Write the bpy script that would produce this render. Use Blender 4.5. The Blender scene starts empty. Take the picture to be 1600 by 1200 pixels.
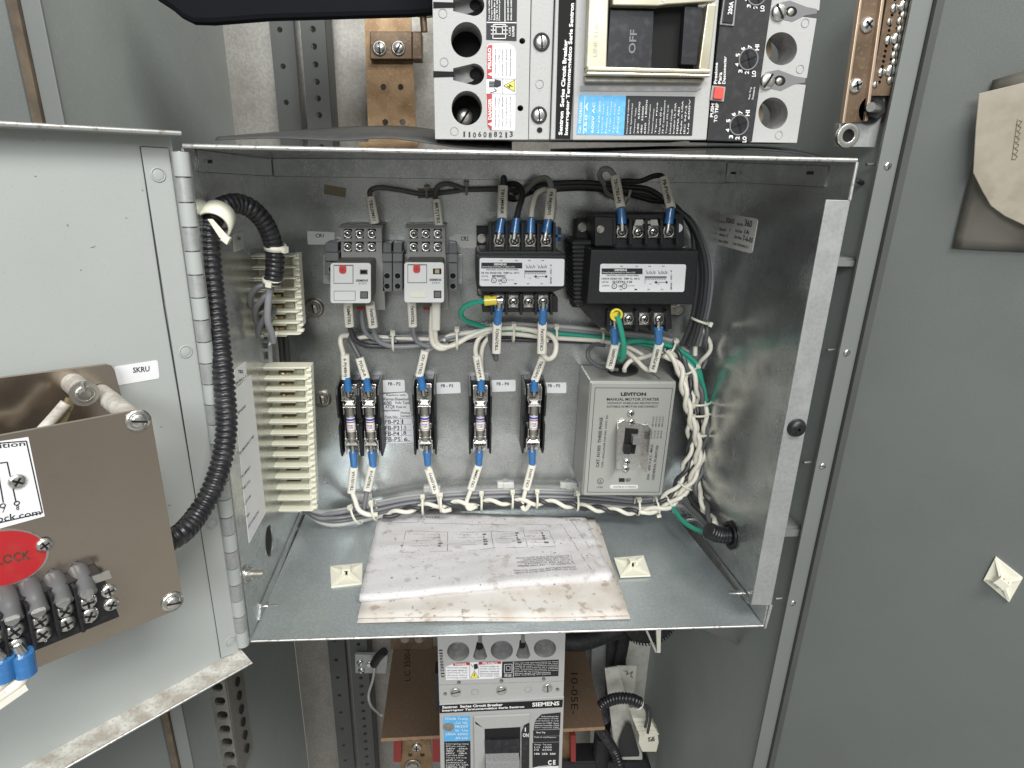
import bpy, math, random
from mathutils import Vector, Matrix
from mathutils.geometry import tessellate_polygon
random.seed(7)
SC = bpy.context.scene
COL = SC.collection
# ------------------------------------------------------------------ camera
F_PX = 962.037
CAM = Vector((-0.0539667, -0.7147835, 0.2092943))
AX = Vector((0.99643525, -0.08103659, 0.02344901))      # camera right
AY = Vector((-0.00478456, -0.33179889, -0.94333801))    # camera down
AZ = Vector((0.08422525, 0.93986306, -0.33100383))      # camera forward
cd = bpy.data.cameras.new('camera'); cam = bpy.data.objects.new('camera', cd); COL.objects.link(cam)
cd.sensor_width = 36; cd.lens = F_PX/1600*36; cd.clip_start = 0.01; cd.clip_end = 60
m = Matrix.Identity(4)
for i in range(3):
    m[i][0] = AX[i]; m[i][1] = -AY[i]; m[i][2] = -AZ[i]; m[i][3] = CAM[i]
cam.matrix_world = m
SC.camera = cam
# ------------------------------------------------------------------ light
w = bpy.data.worlds.new('World'); SC.world = w; w.use_nodes = True
nt = w.node_tree; bg = nt.nodes['Background']
tc = nt.nodes.new('ShaderNodeTexCoord'); sep = nt.nodes.new('ShaderNodeSeparateXYZ'); rp = nt.nodes.new('ShaderNodeValToRGB')
mr = nt.nodes.new('ShaderNodeMapRange'); mr.inputs[1].default_value = -1; mr.inputs[2].default_value = 1
nt.links.new(tc.outputs['Generated'], sep.inputs[0]); nt.links.new(sep.outputs[2], mr.inputs[0]); nt.links.new(mr.outputs[0], rp.inputs[0])
e = rp.color_ramp.elements
e[0].position = 0.3; e[0].color = (.50, .49, .46, 1); e[1].position = 0.85; e[1].color = (.72, .74, .73, 1)
x = e.new(0.55); x.color = (.45, .455, .44, 1)
# the room around is not even: broad lighter and darker areas, as seen in the bare metal
wn = nt.nodes.new('ShaderNodeTexNoise'); wn.inputs['Scale'].default_value = 1.9; wn.inputs['Detail'].default_value = 2; nt.links.new(tc.outputs['Generated'], wn.inputs['Vector'])
wr = nt.nodes.new('ShaderNodeMapRange'); wr.inputs[1].default_value = .34; wr.inputs[2].default_value = .66; wr.inputs[3].default_value = .45; wr.inputs[4].default_value = 1.55; nt.links.new(wn.outputs[0], wr.inputs[0])
wm = nt.nodes.new('ShaderNodeVectorMath'); wm.operation = 'SCALE'; nt.links.new(rp.outputs[0], wm.inputs[0]); nt.links.new(wr.outputs[0], wm.inputs['Scale'])
nt.links.new(wm.outputs[0], bg.inputs[0]); bg.inputs[1].default_value = 0.80

def area(name, loc, target, sx, sy, power, col):
    l = bpy.data.lights.new(name, 'AREA'); l.shape = 'RECTANGLE'; l.size = sx; l.size_y = sy; l.energy = power; l.color = col
    o = bpy.data.objects.new(name, l); COL.objects.link(o); o.location = loc
    o.rotation_euler = (Vector(target)-Vector(loc)).to_track_quat('-Z', 'Y').to_euler()
    return o
area('room_light', (0.45, -1.32, 1.45), (0, -.1, -0.1), 0.8, 0.5, 30, (1.0, .985, .95))
area('added_front_fill', (-0.25, -2.1, 0.95), (0, 0, -0.1), 0.8, 0.6, 28, (.95, .98, 1.0))  # added frontal fill that brightens the labels and the box interior
SC.view_settings.view_transform = 'Standard'; SC.view_settings.look = 'None'
SC.view_settings.exposure = 0.0; SC.view_settings.gamma = 1; SC.view_settings.use_curve_mapping = False

# ------------------------------------------------------------------ materials
MAT = {}
def mat(name, col, rough=.5, metal=0.0, spots=None, bump=0.0, bscale=400, rvar=0.0, spec=None, stretch=None, coat=0):
    """spots: list of (noise scale, detail, low, high, colour, strength) mixed over the base colour"""
    m = bpy.data.materials.new(name); m.use_nodes = True; t = m.node_tree; b = t.nodes['Principled BSDF']
    b.inputs['Roughness'].default_value = rough; b.inputs['Metallic'].default_value = metal
    if spec is not None: b.inputs['Specular IOR Level'].default_value = spec
    if coat: b.inputs['Coat Weight'].default_value = coat
    c4 = (*col, 1); b.inputs['Base Color'].default_value = c4
    co = t.nodes.new('ShaderNodeTexCoord'); src = co.outputs['Object']
    if stretch:
        mp = t.nodes.new('ShaderNodeMapping'); mp.inputs['Scale'].default_value = stretch
        t.links.new(src, mp.inputs[0]); src = mp.outputs[0]
    prev = None
    for (sc, det, lo, hi, c, st) in (spots or []):
        n = t.nodes.new('ShaderNodeTexNoise'); n.inputs['Scale'].default_value = sc; n.inputs['Detail'].default_value = det
        t.links.new(src, n.inputs['Vector'])
        r = t.nodes.new('ShaderNodeMapRange'); r.inputs[1].default_value = lo; r.inputs[2].default_value = hi; r.inputs[4].default_value = st
        t.links.new(n.outputs[0], r.inputs[0])
        mx = t.nodes.new('ShaderNodeMix'); mx.data_type = 'RGBA'
        t.links.new(r.outputs[0], mx.inputs[0])
        if prev is None: mx.inputs[6].default_value = c4
        else: t.links.new(prev, mx.inputs[6])
        mx.inputs[7].default_value = (*c, 1); prev = mx.outputs[2]
    if prev is not None: t.links.new(prev, b.inputs['Base Color'])
    if rvar:
        n = t.nodes.new('ShaderNodeTexNoise'); n.inputs['Scale'].default_value = 25; n.inputs['Detail'].default_value = 4
        t.links.new(src, n.inputs['Vector'])
        r = t.nodes.new('ShaderNodeMapRange'); r.inputs[1].default_value = .3; r.inputs[2].default_value = .7
        r.inputs[3].default_value = rough-rvar; r.inputs[4].default_value = rough+rvar
        t.links.new(n.outputs[0], r.inputs[0]); t.links.new(r.outputs[0], b.inputs['Roughness'])
    if bump:
        n = t.nodes.new('ShaderNodeTexNoise'); n.inputs['Scale'].default_value = bscale; n.inputs['Detail'].default_value = 3
        t.links.new(src, n.inputs['Vector'])
        bp = t.nodes.new('ShaderNodeBump'); bp.inputs['Strength'].default_value = bump; bp.inputs['Distance'].default_value = .001
        t.links.new(n.outputs[0], bp.inputs['Height']); t.links.new(bp.outputs[0], b.inputs['Normal'])
    MAT[name] = m; return m

mat('galv', (.50, .515, .51), .24, .80, [(520, 3, .42, .66, (.68, .69, .67), .8), (60, 4, .5, .72, (.36, .38, .38), .5), (900, 2, .62, .72, (.2, .19, .17), .5)], .12, 600, .07)
mat('galv_floor', (.44, .485, .495), .40, .65, [(420, 3, .42, .66, (.56, .60, .61), .7), (14, 5, .5, .75, (.34, .38, .37), .6), (900, 2, .64, .72, (.2, .19, .17), .5)], .12, 600, .06)
mat('galv_light', (.42, .43, .425), .45, .5, [(300, 4, .4, .66, (.34, .35, .35), .7), (50, 4, .5, .7, (.50, .50, .495), .5)], .1, 600, .05)
mat('galv_raw', (.30, .29, .265), .5, .6, [(260, 4, .4, .6, (.38, .365, .33), .7), (30, 5, .45, .75, (.21, .19, .15), .5)], .15, 500, .06)
mat('paint_door', (.385, .405, .39), .42, 0, [(9, 4, .45, .75, (.345, .36, .345), .5), (700, 2, .68, .74, (.2, .19, .17), .35)], .08, 900, .05)
mat('paint_cab', (.33, .36, .345), .48, 0, [(8, 4, .4, .75, (.28, .305, .295), .6), (260, 3, .5, .72, (.39, .41, .395), .5)], .08, 800, .06)
mat('paint_cab_door', (.135, .147, .141), .42, 0, [(6, 4, .4, .75, (.105, .115, .107), .6), (700, 3, .5, .7, (.16, .17, .16), .4)], .08, 800, .06)
mat('paint_post', (.17, .18, .172), .5, 0, [(12, 4, .4, .75, (.15, .16, .15), .6)], .05, 800)
mat('dirt_edge', (.62, .61, .56), .6, 0, [(60, 5, .4, .6, (.33, .29, .24), .8), (400, 3, .5, .7, (.24, .2, .16), .5)], .1, 500)
mat('worn_edge', (.72, .72, .70), .35, .8, [(300, 4, .55, .65, (.4, .3, .22), .7)])
mat('gasket', (.085, .065, .045), .8, 0, [(90, 4, .4, .7, (.15, .11, .07), .7)])
mat('paint_dark', (.065, .068, .065), .5, 0, [(12, 4, .4, .75, (.095, .098, .092), .6)], .05, 800)
mat('boot_black', (.006, .007, .009), .7, 0, spec=.1)
mat('seam', (.03, .03, .03), .8)
mat('black_plastic', (.011, .011, .013), .42, 0, [(300, 3, .5, .8, (.035, .035, .036), .5)])
mat('black_matte', (.013, .013, .015), .62, 0, [(150, 3, .5, .8, (.05, .048, .045), .6)], .1, 500)
mat('black_loom', (.015, .015, .018), .33, 0, [(120, 4, .5, .75, (.09, .08, .075), .45)])
mat('hole', (.006, .006, .006), .9)
mat('handle_black', (.014, .014, .018), .35, 0, [(200, 3, .5, .8, (.06, .06, .06), .6)])
mat('handle_grey', (.3, .3, .3), .6, 0, [(500, 3, .4, .7, (.2, .2, .2), .8)])
mat('breaker_grey', (.41, .41, .40), .5, 0, [(9, 4, .4, .75, (.36, .355, .34), .6), (500, 3, .58, .72, (.33, .31, .28), .5)], .15, 700)
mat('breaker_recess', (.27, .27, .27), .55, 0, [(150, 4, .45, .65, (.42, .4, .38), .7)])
mat('relay_grey', (.30, .30, .28), .5, 0, [(100, 3, .4, .7, (.3, .3, .28), .5)])
mat('relay_dark', (.15, .145, .125), .5)
mat('relay_white', (.74, .74, .72), .38, 0, [(30, 3, .5, .8, (.64, .63, .6), .5)])
mat('clamp_grey', (.17, .17, .172), .5)
mat('label_white', (.78, .78, .79), .45, 0, [(40, 4, .5, .8, (.7, .69, .68), .5)])
mat('label_dim', (.72, .71, .68), .5, 0, [(60, 4, .5, .8, (.56, .53, .48), .6)])
mat('tape', (.30, .25, .17), .35, .1)
mat('ink', (.015, .015, .018), .6)
mat('ink_grey', (.11, .11, .12), .7)
mat('ink_blue', (.03, .035, .07), .7)
mat('print_white', (.82, .82, .8), .5)
mat('print_red', (.42, .02, .025), .35, 0, [(90, 4, .5, .7, (.38, .05, .04), .6)])
mat('print_blue', (.10, .38, .68), .4, 0, [(200, 4, .45, .7, (.2, .5, .76), .6)])
mat('print_yellow', (.85, .75, .1), .5)
mat('cream', (.80, .79, .66), .45, 0, [(30, 3, .4, .7, (.74, .72, .58), .6)])
mat('cream_tie', (.76, .74, .62), .4)
mat('tie_white', (.76, .76, .72), .4)
mat('steel', (.72, .71, .68), .24, .95, [(300, 3, .5, .7, (.5, .48, .45), .6)])
mat('steel_dull', (.45, .43, .39), .38, .85, [(200, 4, .45, .65, (.3, .27, .22), .6)])
mat('brass', (.58, .5, .3), .35, .9)
mat('zinc_gold', (.62, .60, .48), .34, .75, [(60, 4, .4, .7, (.5, .44, .3), .6)])
mat('stainless', (.40, .34, .28), .2, .94, [(4, 4, .35, .7, (.54, .47, .40), .9), (260, 3, .62, .75, (.42, .35, .28), .4)], .03, 300, .05)
mat('copper', (.34, .23, .13), .45, .65, [(35, 5, .4, .65, (.20, .12, .06), .8), (300, 4, .55, .7, (.45, .36, .24), .5)], .1, 300, .08)
mat('copper_dark', (.19, .13, .085), .45, .55, [(30, 5, .4, .65, (.1, .065, .04), .8), (300, 4, .55, .7, (.3, .22, .14), .5)], .1, 300, .08)
mat('copper_edge', (.5, .38, .28), .4, .6)
mat('phenolic', (.12, .08, .052), .5, 0, [(8, 4, .4, .7, (.12, .078, .05), .7), (500, 3, .55, .7, (.24, .17, .11), .5)], .1, 500)
mat('phenolic_edge', (.36, .23, .14), .6, 0, [(100, 4, .4, .7, (.25, .15, .09), .7)])
mat('red_insul', (.30, .035, .03), .5)
mat('red_btn', (.62, .05, .045), .4)
mat('red_trip', (.72, .08, .06), .45)
mat('w_white', (.80, .76, .66), .38, 0, [(60, 3, .5, .75, (.66, .62, .52), .5)])
mat('w_black', (.042, .042, .045), .36)
mat('w_charcoal', (.11, .11, .112), .38)
mat('w_grey', (.235, .235, .25), .38)
mat('w_green', (.03, .33, .22), .35)
mat('w_pale', (.42, .42, .40), .4)
mat('sleeve', (.80, .77, .68), .4)
mat('crimp_blue', (.035, .16, .40), .25, 0, [(200, 3, .5, .7, (.06, .22, .52), .5)], coat=.5)
mat('crimp_yellow', (.75, .6, .06), .3, coat=.4)
mat('motor_grey', (.40, .40, .37), .38, .25, [(10, 4, .4, .7, (.36, .36, .335), .6), (600, 2, .6, .7, (.3, .3, .28), .4)], .05, 900)
mat('paper', (.68, .665, .67), .85, 0, [(14, 6, .45, .70, (.56, .53, .52), .7), (70, 6, .58, .68, (.42, .38, .35), .6), (160, 4, .66, .72, (.16, .13, .1), .85), (420, 3, .62, .7, (.3, .27, .24), .6)], .9, 28)
mat('paper_dirty', (.68, .65, .61), .85, 0, [(20, 6, .42, .66, (.52, .45, .38), .9), (70, 6, .58, .66, (.38, .3, .23), .8), (160, 4, .66, .72, (.16, .13, .1), .85)])
mat('pouch_paper', (.34, .305, .24), .6, 0, [(25, 4, .4, .7, (.24, .2, .15), .85), (60, 5, .45, .65, (.42, .38, .31), .5)])
mat('pouch_dark', (.075, .068, .055), .3, 0, [(18, 4, .4, .65, (.17, .16, .135), .8)], coat=.3)
mat('fuse_white', (.8, .8, .8), .4)
mat('fuse_blue', (.05, .08, .4), .4)
mat('duct', (.52, .51, .46), .55, 0, [(60, 4, .5, .75, (.3, .27, .23), .6)])
mat('rubber_sheet', (.045, .045, .045), .55, 0, [(90, 4, .4, .7, (.07, .068, .065), .6)], .1, 300)

# ------------------------------------------------------------------ geometry helpers
def ray(px, py): return AX*((px-800)/F_PX)+AY*((py-600)/F_PX)+AZ
class Surf:
    """a flat surface in the place; P turns a point seen on it into its position, raised h metres off it"""
    def __init__(s, n, o):
        s.n = Vector(n).normalized(); s.o = Vector(o)
        if s.n.dot(CAM-s.o) < 0: s.n = -s.n
    def P(s, px, py, h=0.0):
        r = ray(px, py); return CAM+r*(s.n.dot(s.o-CAM)/s.n.dot(r))+s.n*h
    def off(s, h): return Surf(s.n, s.o+s.n*h)
def Fr(d): return Surf((0, -1, 0), (0, -d/100, 0))      # upright surface d centimetres in front of the back panel
def at(px, py, d): return Fr(d).P(px, py)

class MB:
    def __init__(s): s.v = []; s.f = []; s.m = []; s.s = []
    def add(s, v, f, mat=None, smooth=False):
        o = len(s.v); s.v += [Vector(a) for a in v]
        for q in f: s.f.append([i+o for i in q]); s.m.append(mat); s.s.append(smooth)
        return s
    def prism(s, pts, vec, mat=None):
        n = len(pts); vec = Vector(vec)
        return s.add(list(pts)+[Vector(p)+vec for p in pts], [list(range(n)), list(range(2*n-1, n-1, -1))]+[[i, i+n, (i+1) % n+n, (i+1) % n] for i in range(n)], mat)
    def plate(s, S, outer, holes, h0, h1, mat=None, wallmat=None):
        """plate with real holes: outline and holes in seen points on surface S, from height h1 (front) down to h0"""
        loops = [outer]+list(holes); fr = [[S.P(x, y, h1) for x, y in l] for l in loops]; bk = [[p-S.n*(h1-h0) for p in l] for l in fr]
        flat = [[Vector((x, y, 0)) for x, y in l] for l in loops]; tri = tessellate_polygon(flat)
        A = [p for l in fr for p in l]; s.add(A, [list(t) for t in tri], mat)
        Bq = [p for l in bk for p in l]; s.add(Bq, [list(t) for t in tri], mat)
        for k, (a, b) in enumerate(zip(fr, bk)):
            n = len(a); s.add(a+b, [[i, (i+1) % n, (i+1) % n+n, i+n] for i in range(n)], mat if k == 0 else (wallmat or mat), smooth=(k > 0 and n > 8))
        return s
    def box(s, c, sx, sy, sz, mat=None, R=None):
        c = Vector(c); v = []
        for a in (-.5, .5):
            for b in (-.5, .5):
                for d in (-.5, .5):
                    p = Vector((a*sx, b*sy, d*sz)); v.append(c+(R@p if R else p))
        return s.add(v, [[0, 1, 3, 2], [4, 6, 7, 5], [0, 4, 5, 1], [2, 3, 7, 6], [0, 2, 6, 4], [1, 5, 7, 3]], mat)
    def cyl(s, p0, p1, r0, r1=None, n=20, mat=None, cap=True, smooth=True):
        p0 = Vector(p0); p1 = Vector(p1); r1 = r0 if r1 is None else r1; z = (p1-p0).normalized()
        a = z.orthogonal().normalized(); b = z.cross(a)
        v = [p0+(a*math.cos(2*math.pi*i/n)+b*math.sin(2*math.pi*i/n))*r0 for i in range(n)]+[p1+(a*math.cos(2*math.pi*i/n)+b*math.sin(2*math.pi*i/n))*r1 for i in range(n)]
        s.add(v, [[i, (i+1) % n, (i+1) % n+n, i+n] for i in range(n)], mat, smooth)
        if cap: s.add(v, [list(range(n-1, -1, -1)), list(range(n, 2*n))], mat)
        return s
    def ring(s, p0, p1, ro, ri, n=24, mat=None):
        p0 = Vector(p0); p1 = Vector(p1); z = (p1-p0).normalized(); a = z.orthogonal().normalized(); b = z.cross(a)
        v = []
        for p, r in ((p0, ro), (p1, ro), (p1, ri), (p0, ri)): v += [p+(a*math.cos(2*math.pi*i/n)+b*math.sin(2*math.pi*i/n))*r for i in range(n)]
        f = []
        for k in range(4):
            for i in range(n): f.append([k*n+i, k*n+(i+1) % n, ((k+1) % 4)*n+(i+1) % n, ((k+1) % 4)*n+i])
        return s.add(v, f, mat, True)
    def dome(s, p, nrm, r, h, n=18, mat=None):
        p = Vector(p); z = Vector(nrm).normalized(); a = z.orthogonal().normalized(); b = z.cross(a); v = []; rows = [(1, 0), (1, .35), (.85, .72), (.5, .95), (.0, 1)]
        for rr, hh in rows[:-1]: v += [p+(a*math.cos(2*math.pi*i/n)+b*math.sin(2*math.pi*i/n))*r*rr+z*h*hh for i in range(n)]
        v.append(p+z*h); f = []
        for k in range(3):
            for i in range(n): f.append([k*n+i, k*n+(i+1) % n, (k+1)*n+(i+1) % n, (k+1)*n+i])
        for i in range(n): f.append([3*n+i, 3*n+(i+1) % n, 4*n])
        return s.add(v, f, mat, True)
    def tube(s, pts, r, n=10, mat=None, rfun=None, cap=True):
        P = [Vector(p) for p in pts]; N = len(P); T = []
        for i in range(N): T.append((P[min(i+1, N-1)]-P[max(i-1, 0)]).normalized())
        a = T[0].orthogonal().normalized(); v = []
        for i in range(N):
            a = (a-T[i]*a.dot(T[i])).normalized(); b = T[i].cross(a); rr = rfun(i) if rfun else r
            v += [P[i]+(a*math.cos(2*math.pi*k/n)+b*math.sin(2*math.pi*k/n))*rr for k in range(n)]
        f = [[i*n+k, i*n+(k+1) % n, (i+1)*n+(k+1) % n, (i+1)*n+k] for i in range(N-1) for k in range(n)]
        s.add(v, f, mat, True)
        if cap: s.add(v[:n], [list(range(n-1, -1, -1))], mat); s.add(v[-n:], [list(range(n))], mat)
        return s
    def ppoly(s, S, pts, h0, h1, mat=None):
        return s.prism([S.P(x, y, h1) for x, y in pts], -S.n*(h1-h0), mat)
    def rect(s, S, x0, y0, x1, y1, h0, h1, mat=None): return s.ppoly(S, [(x0, y0), (x1, y0), (x1, y1), (x0, y1)], h0, h1, mat)
    def line(s, S, pts, w, h, mat='ink', t=.00012):
        P = [S.P(x, y, h) for x, y in pts]
        for a, b in zip(P[:-1], P[1:]):
            d = (b-a)
            if d.length < 1e-6: continue
            d.normalize(); q = d.cross(S.n)*w*.5
            s.prism([a-q, b-q, b+q, a+q], S.n*t, mat)
        return s
    def text(s, S, txt, c, h=.0003, mat='ink', bold=.0, sp=1.0):
        """text stretched into the seen corners c (top left, top right, bottom right, bottom left) on surface S"""
        v, f = text_geo(txt, bold, sp)
        if not v: return s
        x0 = min(p[0] for p in v); x1 = max(p[0] for p in v); y0 = min(p[1] for p in v); y1 = max(p[1] for p in v); o = []
        for x, y in v:
            u = (x-x0)/max(x1-x0, 1e-6); t = (y-y0)/max(y1-y0, 1e-6)
            ax = c[3][0]*(1-u)+c[2][0]*u; ay = c[3][1]*(1-u)+c[2][1]*u; bx = c[0][0]*(1-u)+c[1][0]*u; by = c[0][1]*(1-u)+c[1][1]*u
            o.append(S.P(ax*(1-t)+bx*t, ay*(1-t)+by*t, h))
        return s.add(o, f, mat)
    def trect(s, S, txt, x0, y0, x1, y1, rot=0, **k):
        c = [(x0, y0), (x1, y0), (x1, y1), (x0, y1)]
        r = {0: 0, 90: 3, 180: 2, -90: 1}[rot]
        return s.text(S, txt, c[r:]+c[:r], **k)
TXT = {}
def text_geo(t, bold=0., sp=1.):
    k = (t, bold, sp)
    if k in TXT: return TXT[k]
    c = bpy.data.curves.new('t', 'FONT'); c.body = t; c.size = 1; c.offset = bold; c.space_character = sp; c.resolution_u = 2
    c.align_x = 'LEFT'
    o = bpy.data.objects.new('t', c); COL.objects.link(o); bpy.context.view_layer.update()
    me = bpy.data.meshes.new_from_object(o.evaluated_get(bpy.context.evaluated_depsgraph_get()))
    r = ([(v.co.x, v.co.y) for v in me.vertices], [list(p.vertices) for p in me.polygons])
    bpy.data.objects.remove(o); bpy.data.curves.remove(c); bpy.data.meshes.remove(me); TXT[k] = r
    return r
WLOC = {}
SPLIT = {'screw', 'bolt', 'screw_terminal', 'mounting_screw', 'lug_recess', 'mould_mark', 'contact_plate', 'rolled_edge', 'terminal_block', 'mounting_foot', 'adjustment_dial', 'indicator_window', 'terminal_screw', 'wall_edge', 'rivet', 'barrier', 'screw_hole', 'jumper', 'slot', 'lug', 'clamp_block'}
def islands(mb):
    par = list(range(len(mb.v)))
    def fd(a):
        while par[a] != a: par[a] = par[par[a]]; a = par[a]
        return a
    for q in mb.f:
        for i in q[1:]: par[fd(i)] = fd(q[0])
    g = {}
    for i in range(len(mb.v)): g.setdefault(fd(i), []).append(i)
    cl = []
    for ids in g.values():
        lo = [min(mb.v[i][k] for i in ids)-.0002 for k in range(3)]; hi = [max(mb.v[i][k] for i in ids)+.0002 for k in range(3)]
        cl.append([ids, lo, hi])
    ch = True
    while ch:
        ch = False
        for i in range(len(cl)):
            for j in range(i+1, len(cl)):
                a, b = cl[i], cl[j]
                if all(a[1][k] <= b[2][k] and b[1][k] <= a[2][k] for k in range(3)):
                    cl[i] = [a[0]+b[0], [min(a[1][k], b[1][k]) for k in range(3)], [max(a[2][k], b[2][k]) for k in range(3)]]; cl.pop(j); ch = True; break
            if ch: break
    out = []
    for ids, _, _ in cl:
        mp = {i: k for k, i in enumerate(ids)}; n = MB(); n.v = [mb.v[i] for i in ids]
        for q, m_, s_ in zip(mb.f, mb.m, mb.s):
            if q[0] in mp: n.f.append([mp[i] for i in q]); n.m.append(m_); n.s.append(s_)
        out.append(n)
    return out
def wl(o): return WLOC.get(o.name, Vector((0, 0, 0))) if o else Vector((0, 0, 0))
def obj(name, mb, mt, parent=None, bevel=0, loc=None, label=None):
    if parent and name in SPLIT:
        L = islands(mb)
        if len(L) > 1:
            for q in L: o = obj_(name, q, mt, parent, bevel, loc, label)
            return o
    return obj_(name, mb, mt, parent, bevel, loc, label)
def obj_(name, mb, mt, parent=None, bevel=0, loc=None, label=None):
    base = wl(parent) if parent else (Vector(loc) if loc is not None else (sum(mb.v, Vector())/max(len(mb.v), 1)))
    me = bpy.data.meshes.new(name); me.from_pydata([tuple(v-base) for v in mb.v], [], mb.f)
    names = []
    for q in mb.m:
        q = q or mt
        if q not in names: names.append(q)
    for n_ in names: me.materials.append(MAT[n_])
    for p, q, sm in zip(me.polygons, mb.m, mb.s): p.material_index = names.index(q or mt); p.use_smooth = sm
    me.update()
    o = bpy.data.objects.new(name, me); COL.objects.link(o)
    if parent: o.parent = parent
    else: o.location = base
    WLOC[o.name] = base
    if bevel:
        b = o.modifiers.new('bevel', 'BEVEL'); b.width = bevel; b.segments = 2; b.limit_method = 'ANGLE'; b.angle_limit = math.radians(40)
    if label: o['label'] = label
    return o
def tag(o, label, cat, group=None, kind=None):
    o['label'] = label; o['category'] = cat
    if group: o['group'] = group
    if kind: o['kind'] = kind
    return o
def thing(name, label, cat, loc, group=None, kind=None):
    o = bpy.data.objects.new(name, None); COL.objects.link(o); o.location = loc; o.empty_display_size = .01
    WLOC[o.name] = Vector(loc); return tag(o, label, cat, group, kind)
def circ(x, y, rx, ry=None, n=20, a0=0):
    ry = rx if ry is None else ry
    return [(x+rx*math.cos(a0+2*math.pi*i/n), y+ry*math.sin(a0+2*math.pi*i/n)) for i in range(n)]
def rrect(x0, y0, x1, y1, r, n=4):
    o = []
    for cx, cy, a in ((x1-r, y0+r, -90), (x1-r, y1-r, 0), (x0+r, y1-r, 90), (x0+r, y0+r, 180)):
        for i in range(n+1): t = math.radians(a+90*i/n); o.append((cx+r*math.cos(t), cy+r*math.sin(t)))
    return o
def rquad(c, r=.12, n=4):
    """seen quad with rounded corners"""
    o = []
    for i in range(4):
        p = Vector(c[i]); a = Vector(c[i-1]); b = Vector(c[(i+1) % 4]); L = min((a-p).length, (b-p).length)*r
        A = p+(a-p).normalized()*L; B = p+(b-p).normalized()*L
        for k in range(n+1): t = k/n; q = A*(1-t)**2+p*2*t*(1-t)+B*t*t; o.append((q.x, q.y))
    return o
def spline(P, k=8):
    P = [Vector(p) for p in P]; o = []
    Q = [P[0]*2-P[1]]+P+[P[-1]*2-P[-2]]
    for i in range(1, len(Q)-2):
        for j in range(k):
            t = j/k; a, b, c, d = Q[i-1], Q[i], Q[i+1], Q[i+2]
            o.append(.5*((2*b)+(c-a)*t+(2*a-5*b+4*c-d)*t*t+(3*b-a-3*c+d)*t**3))
    o.append(P[-1]); return o
def resample(P, step):
    o = [P[0]]; acc = 0
    for a, b in zip(P[:-1], P[1:]):
        L = (b-a).length; 
        while acc+L >= step and L > 0:
            t = (step-acc)/L; a = a+(b-a)*t; o.append(a.copy()); L = (b-a).length; acc = 0
        acc += L
    return o
def px3(pts): return [at(*p) for p in pts]
def screw(mb, S, px, py, r, h=0, kind='plus', mt='steel', ang=None, hh=None):
    p = S.P(px, py, h); hh = hh or r*.5; a = random.uniform(0, 3.1) if ang is None else ang
    z = S.n; u = z.orthogonal().normalized(); v = z.cross(u)
    if kind == 'hex':
        mb.cyl(p, p+z*hh, r, n=6, mat=mt, smooth=False); mb.ring(p, p+z*hh*.3, r*1.35, r*.8, mat=mt); return
    if kind == 'nut':
        mb.ring(p, p+z*hh*.25, r*1.5, r*.6, mat=mt); mb.cyl(p, p+z*hh, r, n=6, mat=mt, smooth=False); mb.cyl(p+z*hh, p+z*hh*1.8, r*.5, mat='steel_dull'); return
    mb.dome(p, z, r, hh, mat=mt)
    if kind == 'plain': return
    for k in range(1 if kind == 'slot' else 2):
        d = u*math.cos(a+k*math.pi/2)+v*math.sin(a+k*math.pi/2); q = z.cross(d)
        L = r*(.93 if kind == 'slot' else .6); wd = r*.13
        c0 = p+z*hh*.72
        mb.prism([c0-d*L-q*wd, c0+d*L-q*wd, c0+d*L+q*wd, c0-d*L+q*wd], z*hh*.30, 'hole')
# ================================================================== outer cabinet
XL, XR, YB = -0.352, 0.297, 0.20
SL = Surf((1, 0, 0), (XL, 0, 0)); SR = Surf((-1, 0, 0), (XR, 0, 0)); SB = Surf((0, -1, 0), (0, YB, 0))
ZT, ZB = 0.75, -0.95
cab = thing('electrical_cabinet', 'large grey painted steel switchgear cabinet standing open around the small box', 'cabinet', (-.03, .05, ZB))
m = MB(); m.box(((XL+XR)/2, YB+.003, (ZT+ZB)/2), XR-XL, .004, ZT-ZB); obj('back_panel', m, 'galv_raw', cab)
# left side wall and right side wall
m = MB(); m.box((XL-.001, (YB-.196)/2, (ZT+ZB)/2), .002, YB+.196, ZT-ZB); obj('side_wall', m, 'paint_cab', cab)
m = MB(); m.box((XR+.001, (YB-.196)/2, (ZT+ZB)/2), .002, YB+.196, ZT-ZB); obj('side_wall', m, 'paint_cab', cab)
# front posts
def vstrip(mb, xa, xb, y, th, mt=None): mb.box(((xa+xb)/2, y+th/2, (ZT+ZB)/2), abs(xb-xa), th, ZT-ZB, mt)
F20 = Fr(20)
def line_x(px, py, d): return at(px, py, d).x
xa = line_x(31, 0, 20); xb = line_x(62, 0, 20); xg = line_x(16, 0, 20)
m = MB(); vstrip(m, xa, xb, -.2, .003); obj('front_post', m, 'paint_post', cab, .0006)
m = MB(); vstrip(m, xg-.0008, xa-.0004, -.2030, .014); obj('door_gasket', m, 'gasket', cab)
xc = line_x(1426, 0, 20); xd = line_x(1458, 0, 20)
m = MB(); vstrip(m, xc, xd, -.2, .003)
for (x, y) in ((1387, 259), (1323, 551), (1285, 728), (1239, 942)):
    screw(m, F20, x, y, .0032, 0, 'slot'); p = F20.P(x-13, y-2, -.006); m.cyl(p, p+Vector((-.008, -.001, 0)), .0014, mat='steel')
obj('front_post', m, 'paint_post', cab, .0006)
m = MB(); vstrip(m, xd+.0004, xd+.0065, -.2042, .014); obj('door_gasket', m, 'paint_dark', cab)
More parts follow.
